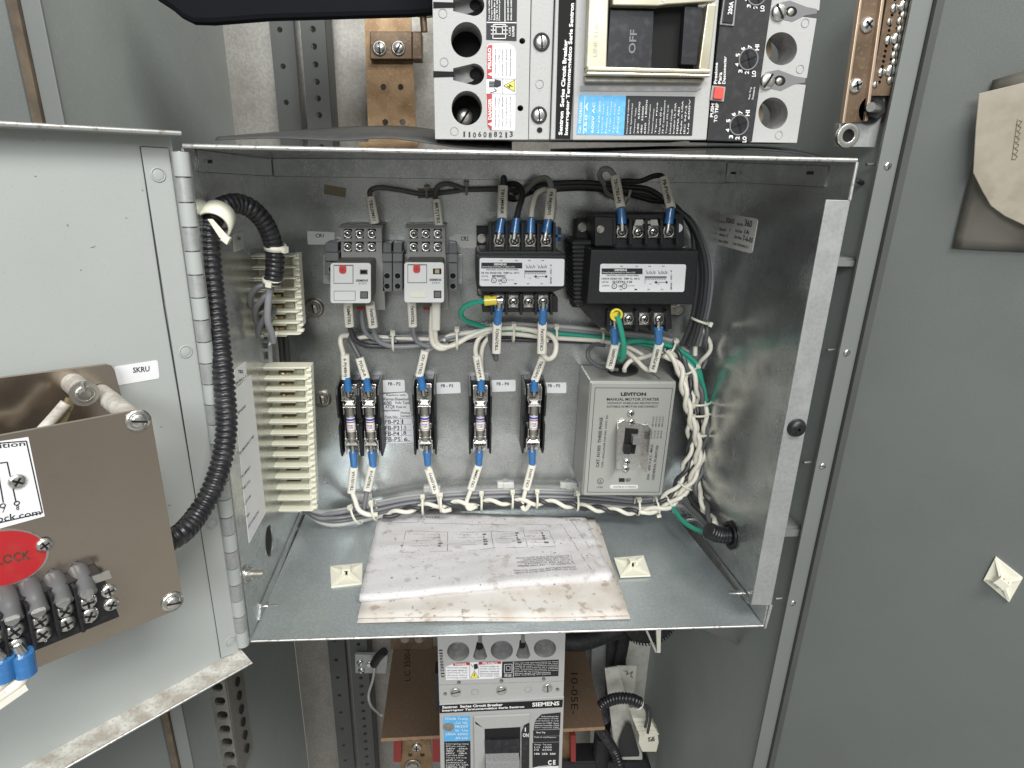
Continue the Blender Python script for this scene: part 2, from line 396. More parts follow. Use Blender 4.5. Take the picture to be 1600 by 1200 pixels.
# horizontal brackets tying the small box to the cabinet side
for (y0, y1) in ((407, 416), (829, 839)):
    F = Fr(19.3); a = F.P(1310 if y0 < 500 else 1212, y0); b = F.P(1310 if y0 < 500 else 1212, y1)
    m = MB(); m.prism([Vector((.262, a.y, a.z)), Vector((XR-.001, a.y, a.z)), Vector((XR-.001, a.y, b.z)), Vector((.262, a.y, b.z))], (0, .004, 0)); m.prism([Vector((.262, a.y+.004, a.z)), Vector((XR-.001, a.y+.004, a.z)), Vector((XR-.001, a.y+.06, a.z)), Vector((.262, a.y+.06, a.z))], (0, 0, .002))
    obj('side_bracket', m, 'paint_post', cab)
# outer doors
def odoor(sign, x0, ang, mt):
    q = Vector((sign*math.cos(math.radians(ang)), -math.sin(math.radians(ang)), 0)); n = Vector((-sign*math.sin(math.radians(ang)), -math.cos(math.radians(ang)), 0))
    o = Vector((x0, -.201, 0)); m = MB()
    a = o+Vector((0, 0, ZB)); b = a+q*.62
    m.prism([a, b, b+Vector((0, 0, ZT-ZB)), a+Vector((0, 0, ZT-ZB))], -n*.02)
    obj('outer_door', m, mt, cab, .002)
    return Surf(n, o)
SD = odoor(1, xd+.004, 45, 'paint_cab_door'); odoor(-1, xg-.001, 35, 'paint_cab_door')
# perforated posts behind, left
def postholes(S, x0t, x1t, yt, x0b, x1b, yb, n, t, cx, r, name, mt, depth=.003, sidedepth=0):
    """vertical flat post seen from row yt to row yb, extended up and down, with n round holes"""
    A = S.P(x0t, yt); B = S.P(x1t, yt); y = A.y
    m = MB(); x0, x1 = A.x, B.x; z1 = ZT; z0 = ZB
    zs = [S.P((x0t+x1t)/2, q).z for q in t]
    cxw = x0+(x1-x0)*cx; zs = sorted(zs); lo = z0
    for z in zs+[None]:
        hi = z1 if z is None else z-r*1.25
        if hi > lo:
            for dy in (0, depth): m.add([(x0, y+dy, lo), (x1, y+dy, lo), (x1, y+dy, hi), (x0, y+dy, hi)], [[0, 1, 2, 3]])
        if z is None: break
        flat = [[Vector((x0, z-r*1.25, 0)), Vector((x1, z-r*1.25, 0)), Vector((x1, z+r*1.25, 0)), Vector((x0, z+r*1.25, 0))], [Vector((cxw+r*math.cos(2*math.pi*i/12), z+r*math.sin(2*math.pi*i/12), 0)) for i in range(12)]]
        tri = tessellate_polygon(flat)
        for dy in (0, depth): m.add([(p.x, y+dy, p.y) for l in flat for p in l], [list(q) for q in tri])
        l = flat[1]; m.add([(p.x, y, p.y) for p in l]+[(p.x, y+depth, p.y) for p in l], [[i, (i+1) % 12, (i+1) % 12+12, i+12] for i in range(12)]); lo = z+r*1.25
    if sidedepth:
        m.box((x0+.001, y+depth+sidedepth/2, (z0+z1)/2), .002, sidedepth, z1-z0); m.box((x1-.001, y+depth+sidedepth/2, (z0+z1)/2), .002, sidedepth, z1-z0)
    return obj(name, m, mt, cab)
hp = [-120, -60, -5, 47, 104, 160, 300, 400, 500, 600, 700, 800, 900, 1004, 1034, 1062, 1090, 1117, 1143, 1169, 1193, 1215]
postholes(Surf((0, -1, 0), (0, .180, 0)), 434, 470, 180, 0, 0, 0, 0, hp, .42, .0033, 'perforated_post', 'paint_dark', .002)
hp2 = [-35, -8, 19, 46, 73, 101, 128, 154, 180, 205]+[230+i*20 for i in range(38)]+[994, 1009, 1062, 1075, 1088, 1101, 1114, 1126, 1138, 1150, 1162, 1174, 1186, 1198]
hp2 = [q for q in hp2 if q < 980 or q in (994, 1009) or q > 1055]
postholes(Surf((0, -1, 0), (0, .145, 0)), 481, 518, 190, 0, 0, 0, 0, sorted(set(hp2)), .5, .0036, 'perforated_post', 'paint_dark', .002, .045)
# perforated strut lower left, on the left side wall
S8 = Fr(12); m = MB()
m2 = []
sl = [1010+22*i for i in range(-2, 10)]
sl = [1030, 1052, 1074, 1096, 1118, 1140, 1160, 1181, 1202]
m.plate(S8, [(352-10.5-27, 1000), (352-10.5, 1000), (372+3, 1225), (345+3, 1225)], [rrect(339-8+(q-1074)*.178, q-6.5, 339+9+(q-1074)*.178, q+6.5, 6) for q in sl], -.003, 0)
a = S8.P(353-10, 1000, -.003); b = S8.P(375, 1225, -.003)
m.prism([a, b, b+Vector((.0, .05, 0)), a+Vector((0, .05, 0))], (-.002, 0, 0))
for q in sl: 
    c = S8.P(339+(q-1074)*.178, q, -.014); m.cyl(c, c+Vector((0, .012, 0)), .006, mat='steel_dull')
    c2 = S8.P(354+(q-1074)*.155, q, -.03); m.cyl(c2-Vector((.0, 0, 0)), c2+Vector((.0016, 0, 0)), .0055, mat='hole')
obj('slotted_strut', m, 'galv_raw', cab)

# copper bus bars at the back
bus = thing('copper_bus_bar', 'tarnished copper bus bar with round holes standing behind the box, left of the large breaker', 'bus bar', (-.15, .2, .2), 'vertical copper bus bars at the back')
S = Surf((0, -1, 0), (0, .14, 0)); m = MB()
m.plate(S, [(569, 22), (642, 22), (653, 260), (577, 260)], [circ(594, 22, .1, .1, 3)]+[circ(x, y, 4.6, 5) for x, y in ((599, 136), (626, 136), (602, 191), (629, 191))], -.006, 0)
obj('bar', m, 'copper', bus)
m = MB(); m.rect(S, 580, 52, 645, 95, 0, .012); m.rect(S, 645, 52, 660, 95, -.02, .012, 'copper_dark'); obj('clamp_block', m, 'copper_dark', bus, .001)
m = MB()
for x in (595, 624): screw(m, S, x, 78, .0068, .012, 'slot', ang=.8 if x < 600 else .2); m.ring(S.P(x, 78, .012), S.P(x, 78, .0135), .0085, .0055, mat='steel_dull')
obj('screw', m, 'steel', bus)
m = MB(); S2 = Surf((0, -1, 0), (0, .1, 0)); m.cyl(S2.P(661, -30), S2.P(661, 24), .0135); m.cyl(S2.P(661, 24), S2.P(663, 50), .004, mat='copper_dark'); obj('lug', m, 'brass', bus)
lb = thing('copper_bus_bar', 'copper bus bar with a cross-head screw below the brown board, left of the lower breaker', 'bus bar', (-.12, .1, -.7), 'vertical copper bus bars at the back')
S = Surf((0, -1, 0), (0, .06, 0)); m = MB(); hs = [circ(x, y, 3.5) for x, y in ((641, 1154), (659, 1154), (641, 1179), (660, 1179))]
m.plate(S, [(622, 1140), (672, 1140), (678, 1260), (628, 1260)], hs, -.006, 0); obj('bar', m, 'copper', lb)
m = MB(); screw(m, S, 651, 1167, .0085, 0, 'plus', ang=.7); screw(m, S, 645, 1196, .010, 0, 'hex', 'steel_dull'); obj('screw', m, 'steel', lb)
lb2 = thing('copper_bus_bar', 'copper bus bar below the brown board, right of the lower breaker', 'bus bar', (.05, .1, -.7), 'vertical copper bus bars at the back')
m = MB(); m.plate(S, [(872, 1140), (893, 1140), (893, 1260), (872, 1260)], [], -.006, 0); obj('bar', m, 'copper', lb2)
for (x0_, x1_, side) in ((616, 628, 'left of the left copper bar'), (676, 688, 'just left of the lower breaker'), (890, 898, 'right of the lower breaker')):
    m = MB(); m.rect(S, x0_, 1140, x1_, 1181, -.02, .012)
    tag(obj('insulator_block', m, 'red_insul', None, .001), 'dark red insulator block under the brown board '+side, 'insulator', 'red insulator blocks')
# two copper tabs at back of shelf
for (a, b, t_) in (((610, 960), (676, 1014), 'left'), ((882, 960), (905, 1012), 'right')):
    S = Surf((0, -1, 0), (0, .05, 0)); m = MB(); m.rect(S, a[0], a[1], b[0], b[1], -.005, 0)
    for x in ((633, 655) if t_ == 'left' else (888,)): screw(m, S, x, 999, .005, 0, 'hex', 'steel_dull')
    tag(obj('copper_tab', m, 'copper_dark', None, .001), 'tarnished copper connection tab with hex bolts just below the box, %s of the lower breaker' % t_, 'copper tab', 'copper tabs')
# brown phenolic shelf
zs = at(700, 1148, 5).z; m = MB()
def onz(px, py, z): r = ray(px, py); return CAM+r*((z-CAM.z)/r.z)
A = at(595, 1148, 5); Bp = at(944, 1145, 5)
back = onz(612, 1012, zs).y
m.prism([Vector((A.x, A.y, zs)), Vector((Bp.x, A.y, zs)), Vector((Bp.x, back, zs)), Vector((A.x, back, zs))], (0, 0, -.005))
SZ = Surf((0, 0, 1), (0, 0, zs))
m.box(((A.x+Bp.x)/2, A.y-.0006, zs-.0025), Bp.x-A.x, .001, .0052, 'phenolic_edge')
sh = obj('insulating_board', m, 'phenolic'); tag(sh, 'brown phenolic insulating board lying flat behind the lower breaker', 'insulating board')
m = MB(); m.trect(SZ, 'L.C. 3500-0', 632, 1012, 641, 1064, 90, h=.0004, mat='hole'); m.trect(SZ, '10-05E-', 892, 1052, 903, 1116, -90, h=.0004, mat='hole'); obj('lettering', m, 'hole', sh)
# small grounding plate
S = Surf((0, -1, 0), (0, .135, 0)); m = MB(); m.ppoly(S, [(555, 1021), (606, 1023), (603, 1051), (556, 1050)], -.004, .002)
gp = obj('grounding_plate', m, 'galv_light'); tag(gp, 'small galvanised plate with two screws on the perforated post below the box', 'metal plate')
m = MB(); screw(m, S, 563, 1034, .006, .002, 'slot', ang=.3); screw(m, S, 565, 1046, .006, .002, 'slot', ang=1.6); screw(m, S, 577, 1037, .004, .002, 'hex'); obj('screw', m, 'steel', gp)
def wire(label, pts, r, mt, group=None, name='control_wire', cat='wire', k=8, world=False):
    P = spline(pts if world else px3(pts), k); m = MB(); m.tube(P, r, 10)
    o = obj(name, m, mt); return tag(o, label, cat, group)
g = wire('thin grey lead curving down from the small galvanised plate below the box', [(586, 1032, -12.5), (583, 1060, -12), (576, 1085, -11.5), (580, 1103, -10), (596, 1118, -7)], .0022, 'w_pale')
m = MB(); P = spline(px3([(584, 1038, -12.5), (590, 1028, -12), (600, 1018, -11)]), 5); m.tube(P, .007); obj('end_boot', m, 'black_matte', g)
# ================================================================== the small open box
D = 23.04
cFTL, cFTR, cFBL, cFBR = at(287, 231, D), at(1337, 253, D), at(392, 1000, D), at(1192, 976, D)
cBTL, cBTR, cBBL, cBBR = at(423, 247, 0), at(1138, 251, 0), at(479, 800, 0), at(1050, 800, 0)
enc = thing('control_box', 'open galvanised steel control box with a grey hinged door on its left', 'control box', (0, -.1, -.22))
def quad_solid(mb, q, th, mt=None, nsub=1):
    n = (q[1]-q[0]).cross(q[3]-q[0]).normalized()
    return mb.prism(q, n*th, mt)
def pl3(a, b, c): return Surf((b-a).cross(c-a), a)
SLW = pl3(cFTL, cFBL, cBTL); SRW = pl3(cFTR, cFBR, cBTR); SFL = pl3(cFBL, cFBR, (cBBL+cBBR)/2)
BK = Fr(0)
m = MB(); q = [cBTL+Vector((-.004, 0, .004)), cBTR+Vector((.004, 0, .004)), cBBR+Vector((.012, 0, -.004)), cBBL+Vector((-.012, 0, -.004))]; m.prism(q, (0, .002, 0)); obj('back_panel', m, 'galv', enc)
def wall(name, pts, out, mt='galv'):
    m = MB(); n = (pts[1]-pts[0]).cross(pts[2]-pts[0]).normalized()
    if n.dot(out) < 0: n = -n
    m.prism(pts, n*.0018); return obj(name, m, mt, enc)
wall('top_panel', [cFTL, cFTR, cBTR, cBTL], Vector((0, 0, 1)))
wall('floor_panel', [cFBL, cFBR, cBBR, cBBL], Vector((0, 0, -1)), 'galv_floor')
# left wall with knockout hole
m = MB(); ho = circ(421, 845, 6.5, 25, 20)
def wallplate(mb, S, outer3, holes, n_out):
    px = []
    def proj(p):
        v = p-CAM; return (800+F_PX*v.dot(AX)/v.dot(AZ), 600+F_PX*v.dot(AY)/v.dot(AZ))
    mb.plate(S, [proj(p) for p in outer3], holes, -.0018, 0)
wallplate(m, SLW, [cFTL, cBTL, cBBL+(cBBL-cBTL)*0, cFBL], [ho], None); lw = obj('left_wall', m, 'galv', enc)
m = MB(); wallplate(m, SRW, [cFTR, cFBR, cBBR, cBTR], [circ(1143, 836, 10, 24, 20)], None); rw = obj('right_wall', m, 'galv', enc)
# worn front edges
m = MB()
m.tube([cFTL+Vector((0, -.0006, .0012)), cFTR+Vector((0, -.0006, .0012))], .0017, 6); m.tube([cFBL+Vector((0, -.0006, -.0008)), cFBR+Vector((0, -.0006, -.0008))], .0012, 6)
m.tube([cFTR+Vector((.001, 0, 0)), F_ if False else at(1328, 312, D)], .0012, 6)
m.tube([at(1206, 945, D), at(1196, 981, D)], .0010, 6)
obj('rolled_edge', m, 'worn_edge', enc)
# right wall return lip (latch side)
SF = Fr(D)
m = MB(); m.ppoly(SF, [(1291, 312), (1329, 313), (1205, 946), (1174, 945)], -.0015, 0)
lip = obj('latch_lip', m, 'galv_light', enc, .0004)
m = MB(); m.ppoly(SF, [(1338, 253), (1342, 254), (1329.5, 314), (1326, 314)], -.0015, 0, 'worn_edge'); m.ppoly(SF, [(1203, 945), (1206, 945), (1197, 982), (1194, 982)], -.0015, 0, 'worn_edge')
obj('wall_edge', m, 'worn_edge', enc)
m = MB(); screw(m, SF, 1244, 668, .0082, .0, 'plus', 'black_plastic', ang=.5, hh=.0055); m.ring(SF.P(1244, 668, 0), SF.P(1244, 668, .001), .0086, .004, mat='black_plastic'); obj('latch_screw', m, 'black_plastic', enc)
# turned-down flanges under the top and turned-up flanges on the floor
def flange(S, pts, name='flange', h=.0012): 
    m = MB(); m.ppoly(S, pts, 0, h); 
    for a, b in zip(pts, pts[1:]+pts[:1]): m.line(S, [a, b], .0007, h*.4, 'seam', .0002)
    return obj(name, m, 'galv', enc)
flange(BK, [(425, 248), (1136, 252), (1132, 286), (427, 275)])
flange(SLW, [(306, 234), (421, 249), (424, 275), (309, 268)])
flange(SRW, [(1140, 254), (1296, 260), (1290, 292), (1134, 284)])
flange(SLW, [(404, 969), (406, 944), (468, 800), (477, 802)])
flange(SRW, [(1168, 943), (1168, 928), (1064, 795), (1052, 800)])
m = MB(); 
for (S, x, y, wd, hh) in ((SLW, 325, 252, 14, 8), (SRW, 1151, 270, 16, 6), (SRW, 1273, 270, 22, 8)):
    m.ppoly(S, [(x-wd/2, y-hh/2), (x+wd/2, y-hh/2+.5), (x+wd/2, y+hh/2), (x-wd/2, y+hh/2)], .001, .0022, 'galv'); m.rect(S, x-wd/2+2, y-hh/2+1.5, x+2, y+hh/2-1, .002, .0024, 'seam')
for (S, x, y) in ((SLW, 415, 948), (SLW, 470, 825), (SRW, 1155, 927), (SRW, 1077, 811)):
    p = S.P(x, y, 0); m.cyl(p, p+S.n*.012, .0026, mat='steel'); m.cyl(p, p+S.n*.003, .0042, n=6, mat='steel')
for (x, y) in ((491, 481), (503, 622)):
    m.ring(BK.P(x, y, 0), BK.P(x, y, .0015), .0115, .005, mat='steel_dull'); screw(m, BK, x, y, .0078, .0015, 'hex', 'steel_dull', hh=.0035); screw(m, BK, x, y, .0055, .005, 'slot', 'steel_dull', ang=.9, hh=.0022)
p = SLW.P(384, 897, 0); m.ring(p, p+SLW.n*.0015, .0085, .004, mat='steel'); m.cyl(p+SLW.n*.0015, p+SLW.n*.006, .0062, n=6, mat='steel'); m.cyl(p, p+SLW.n*.0155, .0033, mat='steel_dull')
obj('mounting_screw', m, 'steel', enc)
# piano hinge
h0 = at(281, 236, D+.6); h1 = at(380, 1007, D+.6); N = 25
m = MB(); m.cyl(h0, h1, .0035, mat='steel_dull')
m.prism([at(287, 240, D), at(296, 240, D), at(391, 998, D), at(384, 998, D)], (0, .001, 0))
for i in range(N):
    a = h0+(h1-h0)*((i+.03)/N); b = h0+(h1-h0)*((i+.97)/N)
    m.cyl(a, b, .0056, n=18, mat='galv_light' if i % 2 else 'paint_door')
    if i % 2 == 0: m.prism([a+Vector((-.0072, .002, 0)), a+Vector((-.001, .002, 0)), b+Vector((-.001, .002, 0)), b+Vector((-.0072, .002, 0))], (0, .004, 0), 'steel_dull')
obj('hinge', m, 'galv_light', enc)
# hinged door, swung out to the left
TH = math.radians(43); dq = Vector((-math.cos(TH), -math.sin(TH), 0)); dn = Vector((math.sin(TH), -math.cos(TH), 0))
SDR = Surf(dn, at(379, 1012, D+.5)+dn*0)
def dP(px, py, h=0): return SDR.P(px, py, h)
a = dP(376, 1014); b = dP(267, 214); 
LN = .40
m = MB(); q = [b, a, a+dq*LN, b+dq*LN]; m.prism(q, -dn*.0016)
door = obj('door', m, 'paint_door', enc)
m = MB()  # top and bottom turned flanges, leaning towards the viewer
m.prism([b+Vector((0, 0, 0)), b+dq*LN, b+dq*LN+dn*.018+Vector((0, 0, .0015)), b+dn*.018+Vector((0, 0, .0015))], (0, 0, .0016), 'paint_door')
m.tube([b+dn*.018+Vector((0, 0, .0022)), b+dq*LN+dn*.018+Vector((0, 0, .0022))], .0015, 6, 'worn_edge'); obj('door_flange', m, 'paint_door', door)
m = MB(); m.prism([a, a+dq*LN, a+dq*LN+dn*.022+Vector((0, 0, -.001)), a+dn*.022+Vector((0, 0, -.001))], (0, 0, -.0016), 'dirt_edge')
m.tube([a+dn*.022+Vector((0, 0, -.0015)), a+dq*LN+dn*.022+Vector((0, 0, -.0015))], .0011, 6, 'worn_edge'); obj('door_flange', m, 'dirt_edge', door)
m = MB(); LFQ = [(219, 229.5), (262, 232), (373, 1017), (345, 1027)]
m.ppoly(SDR, LFQ, 0, .0012)
m.line(SDR, [(262, 232), (219, 229.5), (256, 480), (312, 815), (345, 1027), (373, 1017)], .0010, .0006, 'seam', .0003)
for (x, y) in ((246, 273), (289, 549), (330, 817), (359, 1001)):
    p = dP(x, y, .001); m.ring(p, p+dn*.0007, .0050, .0040, mat='paint_door'); m.dome(p, dn, .0040, .0006, mat='paint_door')
obj('hinge_leaf', m, 'paint_door', door)
m = MB()
for (x, y, L, an) in ((142, 387, 7, -.3), (196, 340, 3, .5), (222, 296, 3, 1), (54, 275, 3, .3), (125, 422, 3, 0), (262, 790, 5, -.2), (250, 668, 4, -.4), (105, 350, 4, 1.2)):
    m.line(SDR, [(x, y), (x+L*math.cos(an), y+L*math.sin(an))], .0004, .0001, 'ink_grey')
obj('scratches', m, 'ink_grey', door)

# ================================================================== stickers
def sticker(S, c, label, txt=None, mt='label_white', name='sticker', r=.12, group=None, cat='label', h=.0004, bold=.02):
    m = MB(); m.ppoly(S, rquad(c, r), 0, h); o = obj(name, m, mt); tag(o, label, cat, group)
    if txt:
        m = MB()
        for t in txt:
            s, x0, y0, x1, y1 = t[:5]; rot = t[5] if len(t) > 5 else 0; mt2 = t[6] if len(t) > 6 else 'ink'
            if len(t) > 7: m.text(S, s, t[7], h=h+.0002, mat=mt2, bold=bold)
            else: m.trect(S, s, x0, y0, x1, y1, rot, h=h+.0002, mat=mt2, bold=bold)
        obj('lettering', m, 'ink', o)
    return o
G = 'small white name stickers'
sticker(BK, [(480, 361), (523, 363), (522, 382), (481, 382)], 'white sticker reading CR1 left of the left relay', [('CR1', 493, 365, 506, 371)], 'label_dim', group=G)
sticker(BK, [(708, 366), (745, 367), (745, 388), (718, 387)], 'white sticker reading CR2 right of the second relay', [('CR2', 720, 369.5, 732, 376)], 'label_dim', group=G)
sticker(BK, [(594, 594), (632, 593.5), (633, 611.7), (596, 613.3)], 'white sticker reading FB-P2 beside the double fuse holder', [('FB - P2', 606.5, 597, 626, 602)], group=G)
sticker(BK, [(681, 598), (719, 597), (720, 614), (682, 615.4)], 'white sticker reading FB-P3', [('FB - P3', 689, 600, 708, 605)], group=G)
sticker(BK, [(767.5, 594), (805.6, 593.5), (805.6, 611), (768.5, 612.3)], 'white sticker reading FB-P4', [('FB - P4', 776, 597, 795, 602)], group=G)
sticker(BK, [(849, 598), (884.8, 597.7), (884.8, 614), (854.6, 614)], 'white sticker reading FB-P5', [('FB - P5', 856, 600, 875, 605)], group=G)
o = sticker(BK, [(596, 616), (637, 613), (648.5, 691), (600.6, 692.5)], 'white fuse rating sticker with handwritten fuse values', [
    ('Replace with', 604, 615.5, 634, 619), ('Ferraz-Shawmut', 600, 621, 639, 625.5), ('600', 600, 626.5, 612, 632.5, 0, 'ink_blue'), ('Volt, Type', 617, 627, 640, 632),
    ('ATQR', 602, 632.5, 617, 639, 0, 'ink_blue'), ('Fuse or', 619, 633.5, 635, 637.5), ('equivalent.', 600, 639, 625, 643.5), ('Rating', 627.5, 643, 641, 647), ('(amps)', 627.5, 648, 641.5, 652),
    ('Fuse No.', 602, 649, 622, 653), ('FB-P2', 602, 655.5, 624, 662, 0, 'ink_blue'), ('1', 628, 655, 630, 662, 0, 'ink_blue'), ('FB-P3', 602, 665, 624, 672, 0, 'ink_blue'), ('1.5', 627, 665, 635, 671, 0, 'ink_blue'),
    ('FB-P4', 602, 674, 624, 680.5, 0, 'ink_blue'), ('.8', 628, 673, 635, 679, 0, 'ink_blue'), ('FB-P5', 602, 682.5, 626, 689.5, 0, 'ink_blue'), ('6.', 631, 683, 640, 689, 0, 'ink_blue')], r=.14, bold=.015)
m = MB()
for y in (654, 663.5, 673, 681, 690): m.line(BK, [(602, y), (643, y-1)], .0003, .0005)
m.line(BK, [(626, 643), (628, 690)], .0003, .0005); obj('ruled_lines', m, 'ink', o)
sticker(SRW, [(1126.7, 332.7), (1185, 341.7), (1175, 396.7), (1120, 381.7)], 'white job sticker with handwritten numbers on the right inner wall', [
    ('Job No.', 0, 0, 0, 0, 0, 'ink', [(1126, 344), (1134, 345.5), (1133, 350), (1125, 348.5)]), ('52655', 0, 0, 0, 0, 0, 'ink', [(1136, 340), (1149, 342), (1148, 350), (1135, 348)]),
    ('Item No.', 0, 0, 0, 0, 0, 'ink', [(1153, 347), (1163, 349), (1162, 354), (1152, 352)]), ('360', 0, 0, 0, 0, 0, 'ink', [(1165, 342), (1177, 345), (1175, 356), (1164, 353)]),
    ('Sect.  1', 0, 0, 0, 0, 0, 'ink', [(1125, 355), (1142, 357), (1141, 362), (1124, 360)]), ('Cust Order', 0, 0, 0, 0, 0, 'ink', [(1150, 357), (1161, 360), (1160, 365), (1149, 362)]), ('1A', 0, 0, 0, 0, 0, 'ink', [(1165, 358), (1172, 360), (1171, 367), (1163, 365)]),
    ('Wired  JT', 0, 0, 0, 0, 0, 'ink', [(1124, 364), (1139, 367), (1138, 372), (1123, 369)]), ('Date Wired', 0, 0, 0, 0, 0, 'ink', [(1149, 367), (1160, 370), (1159, 375), (1148, 372)]), ('7-6-05', 0, 0, 0, 0, 0, 'ink', [(1162, 367), (1178, 372), (1176, 380), (1161, 376)]),
    ('Form 10423', 0, 0, 0, 0, 0, 'ink', [(1123, 373), (1139, 377), (1138, 381), (1122, 378)]), ('Job 9200-MULT', 0, 0, 0, 0, 0, 'ink', [(1147, 378), (1171, 385), (1170, 390), (1146, 383)])], 'label_dim', r=.1, bold=.02)
sticker(SLW, [(363, 366), (379, 361), (381, 389), (366, 394)], 'small white sticker on the left wall beside the upper terminal strip', [('TB1', 369, 370, 375, 375.5)], 'label_dim', r=.08)
sticker(SLW, [(366, 578), (383, 565), (385, 591), (366, 604)], 'small white sticker on the left wall just above the long white sheet', [('TB2', 371, 578, 379, 583)], r=.05)
o = sticker(SLW, [(364, 613), (392, 586), (414.8, 801), (389, 849)], 'long white printed sheet stuck to the left wall behind the conduit', None, r=.02)
m = MB()
for (s, x0, y0, x1, y1) in (('TB1-EMERGENCY TRIP', 373, 712, 396, 683), ('SKRU-1', 367, 602, 383, 590), ('SPARE', 371, 648, 383, 636), ('FB1-HMORLD', 377, 748, 390, 731), ('FB2-PTS', 379, 766, 390, 753), ('CPT-PRI', 382, 790, 391, 776), ('TRIP', 384, 811, 389, 804), ('SHOP-VO RECEPTAC', 387, 826, 404, 800)):
    dx, dy = x1-x0, y1-y0; m.text(SLW, s, [(x0-.4, y0-4), (x1-.4, y1-4), (x1, y1), (x0, y0)], h=.0006, bold=.01)
obj('lettering', m, 'ink', o)
o = sticker(SDR, [(178, 573), (246, 562.5), (249, 591), (184, 602)], 'white sticker reading SKRU on the grey door', [('SKRU', 0, 0, 0, 0, 0, 'ink', [(207, 574), (233, 571.5), (233.5, 580), (207.5, 582.5)])], r=.12)
sticker(BK, [(507, 288), (541, 294), (540, 309), (506, 303)], 'yellowed patch of tape on the back panel upper left', None, 'tape', 'tape_patch', .02, cat='tape')
sticker(BK, [(653, 294), (684, 294), (684, 309), (653, 310)], 'yellowed tape patch behind the grey wire above the second relay', None, 'tape', 'tape_patch', .02, cat='tape')
# ================================================================== interlock unit on the door
il = thing('interlock_unit', 'bronze-toned steel interlock unit of two plates with red oval badge, fixed to the door', 'interlock unit', SDR.P(120, 800))
SB1 = SDR.off(.010); SFp = SDR.off(.08)
m = MB(); m.ppoly(SB1, [(-160, 604), (-20, 592), (165, 568.5), (174, 571), (180, 580), (262, 900), (-60, 1000)], -.002, 0); obj('back_plate', m, 'stainless', il, .0006)
m = MB(); hl = [circ(x, y, 11, 13, 16) for x, y in ((-30, 918), (6, 923), (44, 912), (83, 901), (121, 889))]
hl = [h for h in hl]
m.plate(SFp, [(-200, 712), (-60, 692), (0, 681), (215, 641), (226, 641), (236, 650), (285, 932), (284, 945), (273, 954), (50, 1047), (-200, 1140)], hl[1:], -.0025, 0)
obj('front_plate', m, 'stainless', il, .0006)
def plug_tube(p0, p1, r, mt, parent, name):
    m = MB(); m.cyl(p0, p1, r); return obj(name, m, mt, parent)
c1 = SFp.P(213, 657); m = MB(); m.cyl(c1-dn*.0025, c1-dn*.069, .0062); obj('spacer', m, 'dirt_edge', il)
SQ = SDR.off(.034); c1 = SQ.P(131, 613); m = MB(); m.cyl(c1, c1-dn*.024, .0070); obj('spacer', m, 'dirt_edge', il)
m = MB(); c = SQ.P(131, 614); m.cyl(c, c+dn*.002, .0084, mat='steel_dull'); m.ring(c+dn*.002, c+dn*.0030, .0056, .0042, mat='steel'); m.cyl(c, c+dn*.005, .0028, mat='steel'); m.box(c+dn*.003+Vector((0,0,.004)), .002, .002, .008, 'steel'); 
m.ppoly(SQ, [(107, 624), (118, 627), (112, 642), (100, 638)], -.006, 0, 'brass'); m.ppoly(SQ, [(98, 640), (112, 643), (104, 662), (84, 664)], -.006, -.001, 'brass'); m.tube([SQ.P(103, 630), SQ.P(84, 652), SQ.P(66, 672), SQ.P(40, 700)], .0034, mat='dirt_edge'); m.tube([SQ.P(70, 676), SQ.P(30, 684), SQ.P(-10, 696)], .003, mat='dirt_edge'); obj('linkage', m, 'zinc_gold', il)
m = MB()
for (x, y) in ((215, 656.5), (269, 940)):
    p = SFp.P(x, y); m.ring(p, p+dn*.0012, .0072, .003, mat='steel'); screw(m, SFp, x, y, .0048, .0012, 'slot', 'steel', ang=2.2)
obj('screw', m, 'steel', il)
# printed diagram label
m = MB(); m.ppoly(SFp, [(-200, 720), (44, 683), (69.5, 806), (-200, 880)], 0, .0006); dl = obj('diagram_label', m, 'label_white', il)
S = SFp.off(.0006); m = MB(); w_ = .0006
m.line(S, [(-100, 700), (41, 689), (66, 801), (-100, 840)], w_, .0001); m.text(S, 'Key Position', [(-78, 699), (38.5, 688.5), (40, 698.5), (-76, 712)], h=.0002, bold=.01)
m.text(S, 'www.kirkerlock.com'[11:], [(-6, 806), (63, 795.5), (64, 804), (-5, 817)], h=.0002, bold=.01)
m.line(S, [(-30, 727), (11, 722), (25, 785)], w_, .0001); m.line(S, [(2, 723), (3, 724)], w_, .0001); m.line(S, [(-2, 745), (5, 785)], w_, .0001)
for (x, y, t) in ((28, 793, '8'), (6, 797, '7')): m.trect(S, t, x-3, y-4, x+2, y+4, h=.0002, bold=.01); m.ring(S.P(x-2, y-7, .0001), S.P(x-2, y-7, .0003), .0014, .0009, mat='ink')
obj('lettering', m, 'ink', dl)
m = MB(); screw(m, SFp, 26, 751, .0044, .0006, 'plus', 'steel'); obj('screw', m, 'steel', dl)
# red oval badge
m = MB(); cx, cy, rx, ry = 0, 872, 77, 44; R_ = math.radians(-12)
def ell(k, n=40): return [(cx+k*rx*math.cos(t)*math.cos(R_)-k*ry*math.sin(t)*math.sin(R_), cy+k*rx*math.cos(t)*math.sin(R_)+k*ry*math.sin(t)*math.cos(R_)) for t in [2*math.pi*i/n for i in range(n)]]
m.ppoly(SFp, ell(1.0), 0, .0008, 'steel'); m.ppoly(SFp, ell(.95), .0006, .0011, 'print_red')
bd = obj('oval_badge', m, 'print_red', il)
m = MB(); m.text(SFp, 'INTERLOCK', [(-60, 878), (46, 858), (48, 872), (-58, 893)], h=.0012, mat='copper_dark', bold=.02); obj('lettering', m, 'ink', bd)
m = MB(); screw(m, SFp, 68, 850, .0042, .001, 'plus', 'steel'); obj('screw', m, 'steel', bd)
